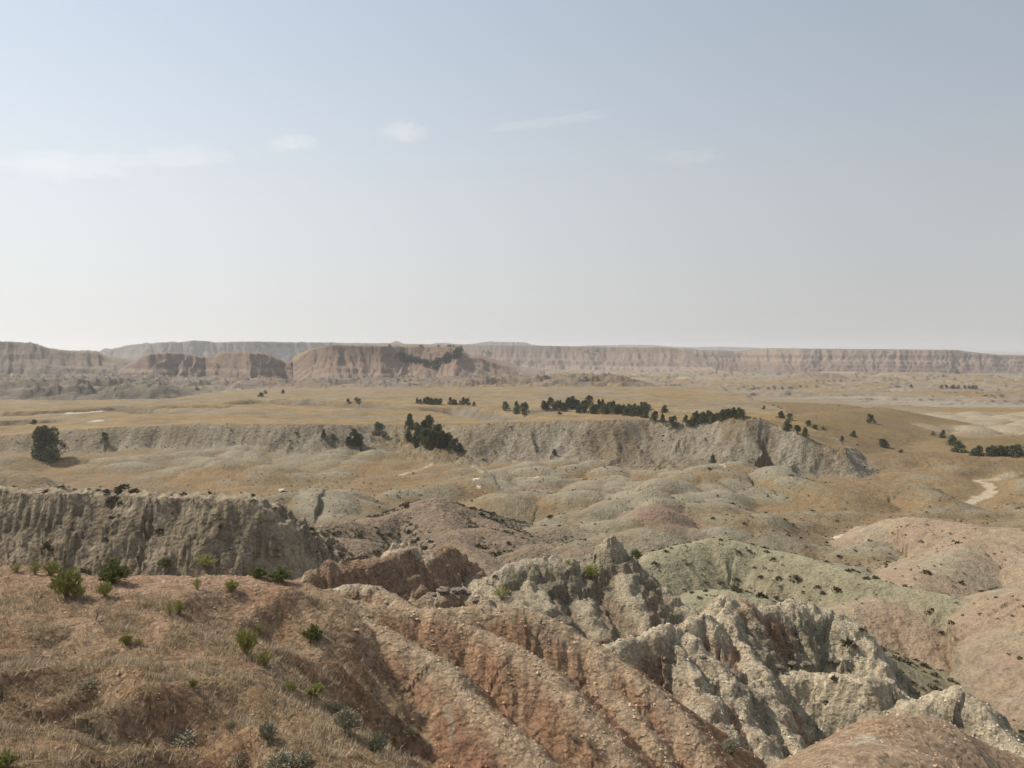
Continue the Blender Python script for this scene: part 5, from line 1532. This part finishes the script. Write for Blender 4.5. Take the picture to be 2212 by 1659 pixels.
dens = {RIDGE: 9.0, LEDGE: 5.0, SPUR: 5.0, DOME: 4.0, PEAK: 2.0, CONE_RIDGE: 2.5}
wgt = np.zeros(GZ.shape)
for p, d in dens.items():
    m = (GP == p) & inview & (R_ > 9) & (R_ < 60)
    wgt[m] = d * cell[m] * (1 + 1.6 * np.clip(fbm(GX[m] / 1.5, GY[m] / 1.5, 3, 980), -.5, 1)) * sst(60, 14, R_[m])
nc_ = 16000
pk = RNG.choice(wgt.size, nc_, p=wgt.ravel() / wgt.sum())
ii, jj = np.divmod(pk, NC)
OCT = np.array([(1, 0, 0), (-1, 0, 0), (0, 1, 0), (0, -1, 0), (0, 0, 1), (0, 0, -1)], float)
OF = np.array([(0, 2, 4), (2, 1, 4), (1, 3, 4), (3, 0, 4), (2, 0, 5), (1, 2, 5), (3, 1, 5), (0, 3, 5)])
size = np.clip(RNG.lognormal(-3.85, .5, nc_), .01, .09) * np.clip(rr[ii] / 24, .7, 1.6)
rnd = RNG.uniform(.6, 1.35, (nc_, 6, 1))
ang = RNG.uniform(0, 6.28, nc_); ca, sa = np.cos(ang), np.sin(ang)
o = OCT[None] * rnd * size[:, None, None] * np.array([1, 1, .7])
ox = o[..., 0] * ca[:, None] - o[..., 1] * sa[:, None]; oy = o[..., 0] * sa[:, None] + o[..., 1] * ca[:, None]
V = np.stack([ox + GX[ii, jj][:, None], oy + GY[ii, jj][:, None], o[..., 2] + (GZ[ii, jj] + size * .25)[:, None]], -1).reshape(-1, 3)
Fc = (OF[None] + (np.arange(nc_) * 6)[:, None, None]).reshape(-1, 3)
cc = np.clip(SOIL[ii, jj] * RNG.uniform(.85, 1.35, (nc_, 1)), 0, .7)
me = raw_mesh('loose_clods', V, Fc, np.repeat(cc, 6, 0), None, M_TINT)
me.polygons.foreach_set('use_smooth', np.zeros(len(Fc), bool))
link('loose_clods', me, 'loose clods and chips of clay strewn over the near slopes', 'clods', kind='stuff')

# ------------------------------------------------------------------ pale rocks on the crests
def rock_mesh(seed, name):
    rg = np.random.default_rng(seed)
    n1, n2 = 14, 9
    a = np.linspace(0, 2 * np.pi, n1, endpoint=False); e = np.linspace(-1.2, 1.57, n2)
    A, E = np.meshgrid(a, e)
    x = np.cos(A) * np.cos(E); y = np.sin(A) * np.cos(E); z = np.sin(E)
    k = 1 + .5 * fbm(x * 1.6 + z * 1.1 + seed, y * 1.6 - z * .9, 3, seed)
    k *= 1 - .18 * (np.floor(z * 4 + fbm(x, y, 2, seed)) % 2)
    V = np.stack([x * k, y * k * .8, np.clip(z, -1, .75) * k * .62], -1).reshape(-1, 3)
    i = np.arange(n1 * n2).reshape(n2, n1); j = np.roll(i, -1, 1)
    Fq = np.stack([i[:-1], j[:-1], j[1:], i[1:]], -1).reshape(-1, 4)
    col = np.repeat((PALE * .95)[None], len(V), 0) * (1 + .25 * fbm(V[:, 0] * 3, V[:, 1] * 3 + V[:, 2] * 5, 2, seed))[:, None]
    me = raw_mesh(name, V, Fq, col, None, M_NEAR)
    me.polygons.foreach_set('use_smooth', np.zeros(len(Fq), bool))
    return me
ROCKS = [(432, 596, 12, 'pale flat rock left of the white outcrop behind the clay ridge'), (444, 594, 16, 'broad white rock in the outcrop behind the clay ridge'), (458, 591, 15, 'blocky pale rock right in the white outcrop behind the clay ridge'),
         (467, 597, 10, 'small pale rock low at the right of the white outcrop'), (476, 601, 9, 'dark footed rock at the right end of the white outcrop'),
         (780, 672, 9, 'first pale rock knob on the ledge of the rock mass'), (792, 668, 11, 'pointed pale rock knob on the ledge of the rock mass'), (806, 669, 12, 'grey block at the right of the pointed rock knob on the ledge'),
         (829, 664, 8, 'stubby grey rock pillar right of the ledge blocks'), (838, 667, 8, 'second stubby rock pillar beside a dark bush'),
         (703, 660, 8, 'white chip of rock high in the furrows of the rock mass'), (738, 690, 7, 'white rock in the middle furrow of the rock mass')]
for k, (px, py, wp, lab) in enumerate(ROCKS):
    p, _ = hit(px, py)
    s = wp / F * p[1] * .5
    o = link('pale_rock', rock_mesh(300 + k, 'pale_rock'), lab, 'rock', 'pale rocks on the crests', loc=(p[0], p[1], p[2] + .02 * s))
    o.scale = (s, s, s * random.uniform(.7, 1.0)); o.rotation_euler = (0, 0, random.uniform(-.4, .4))
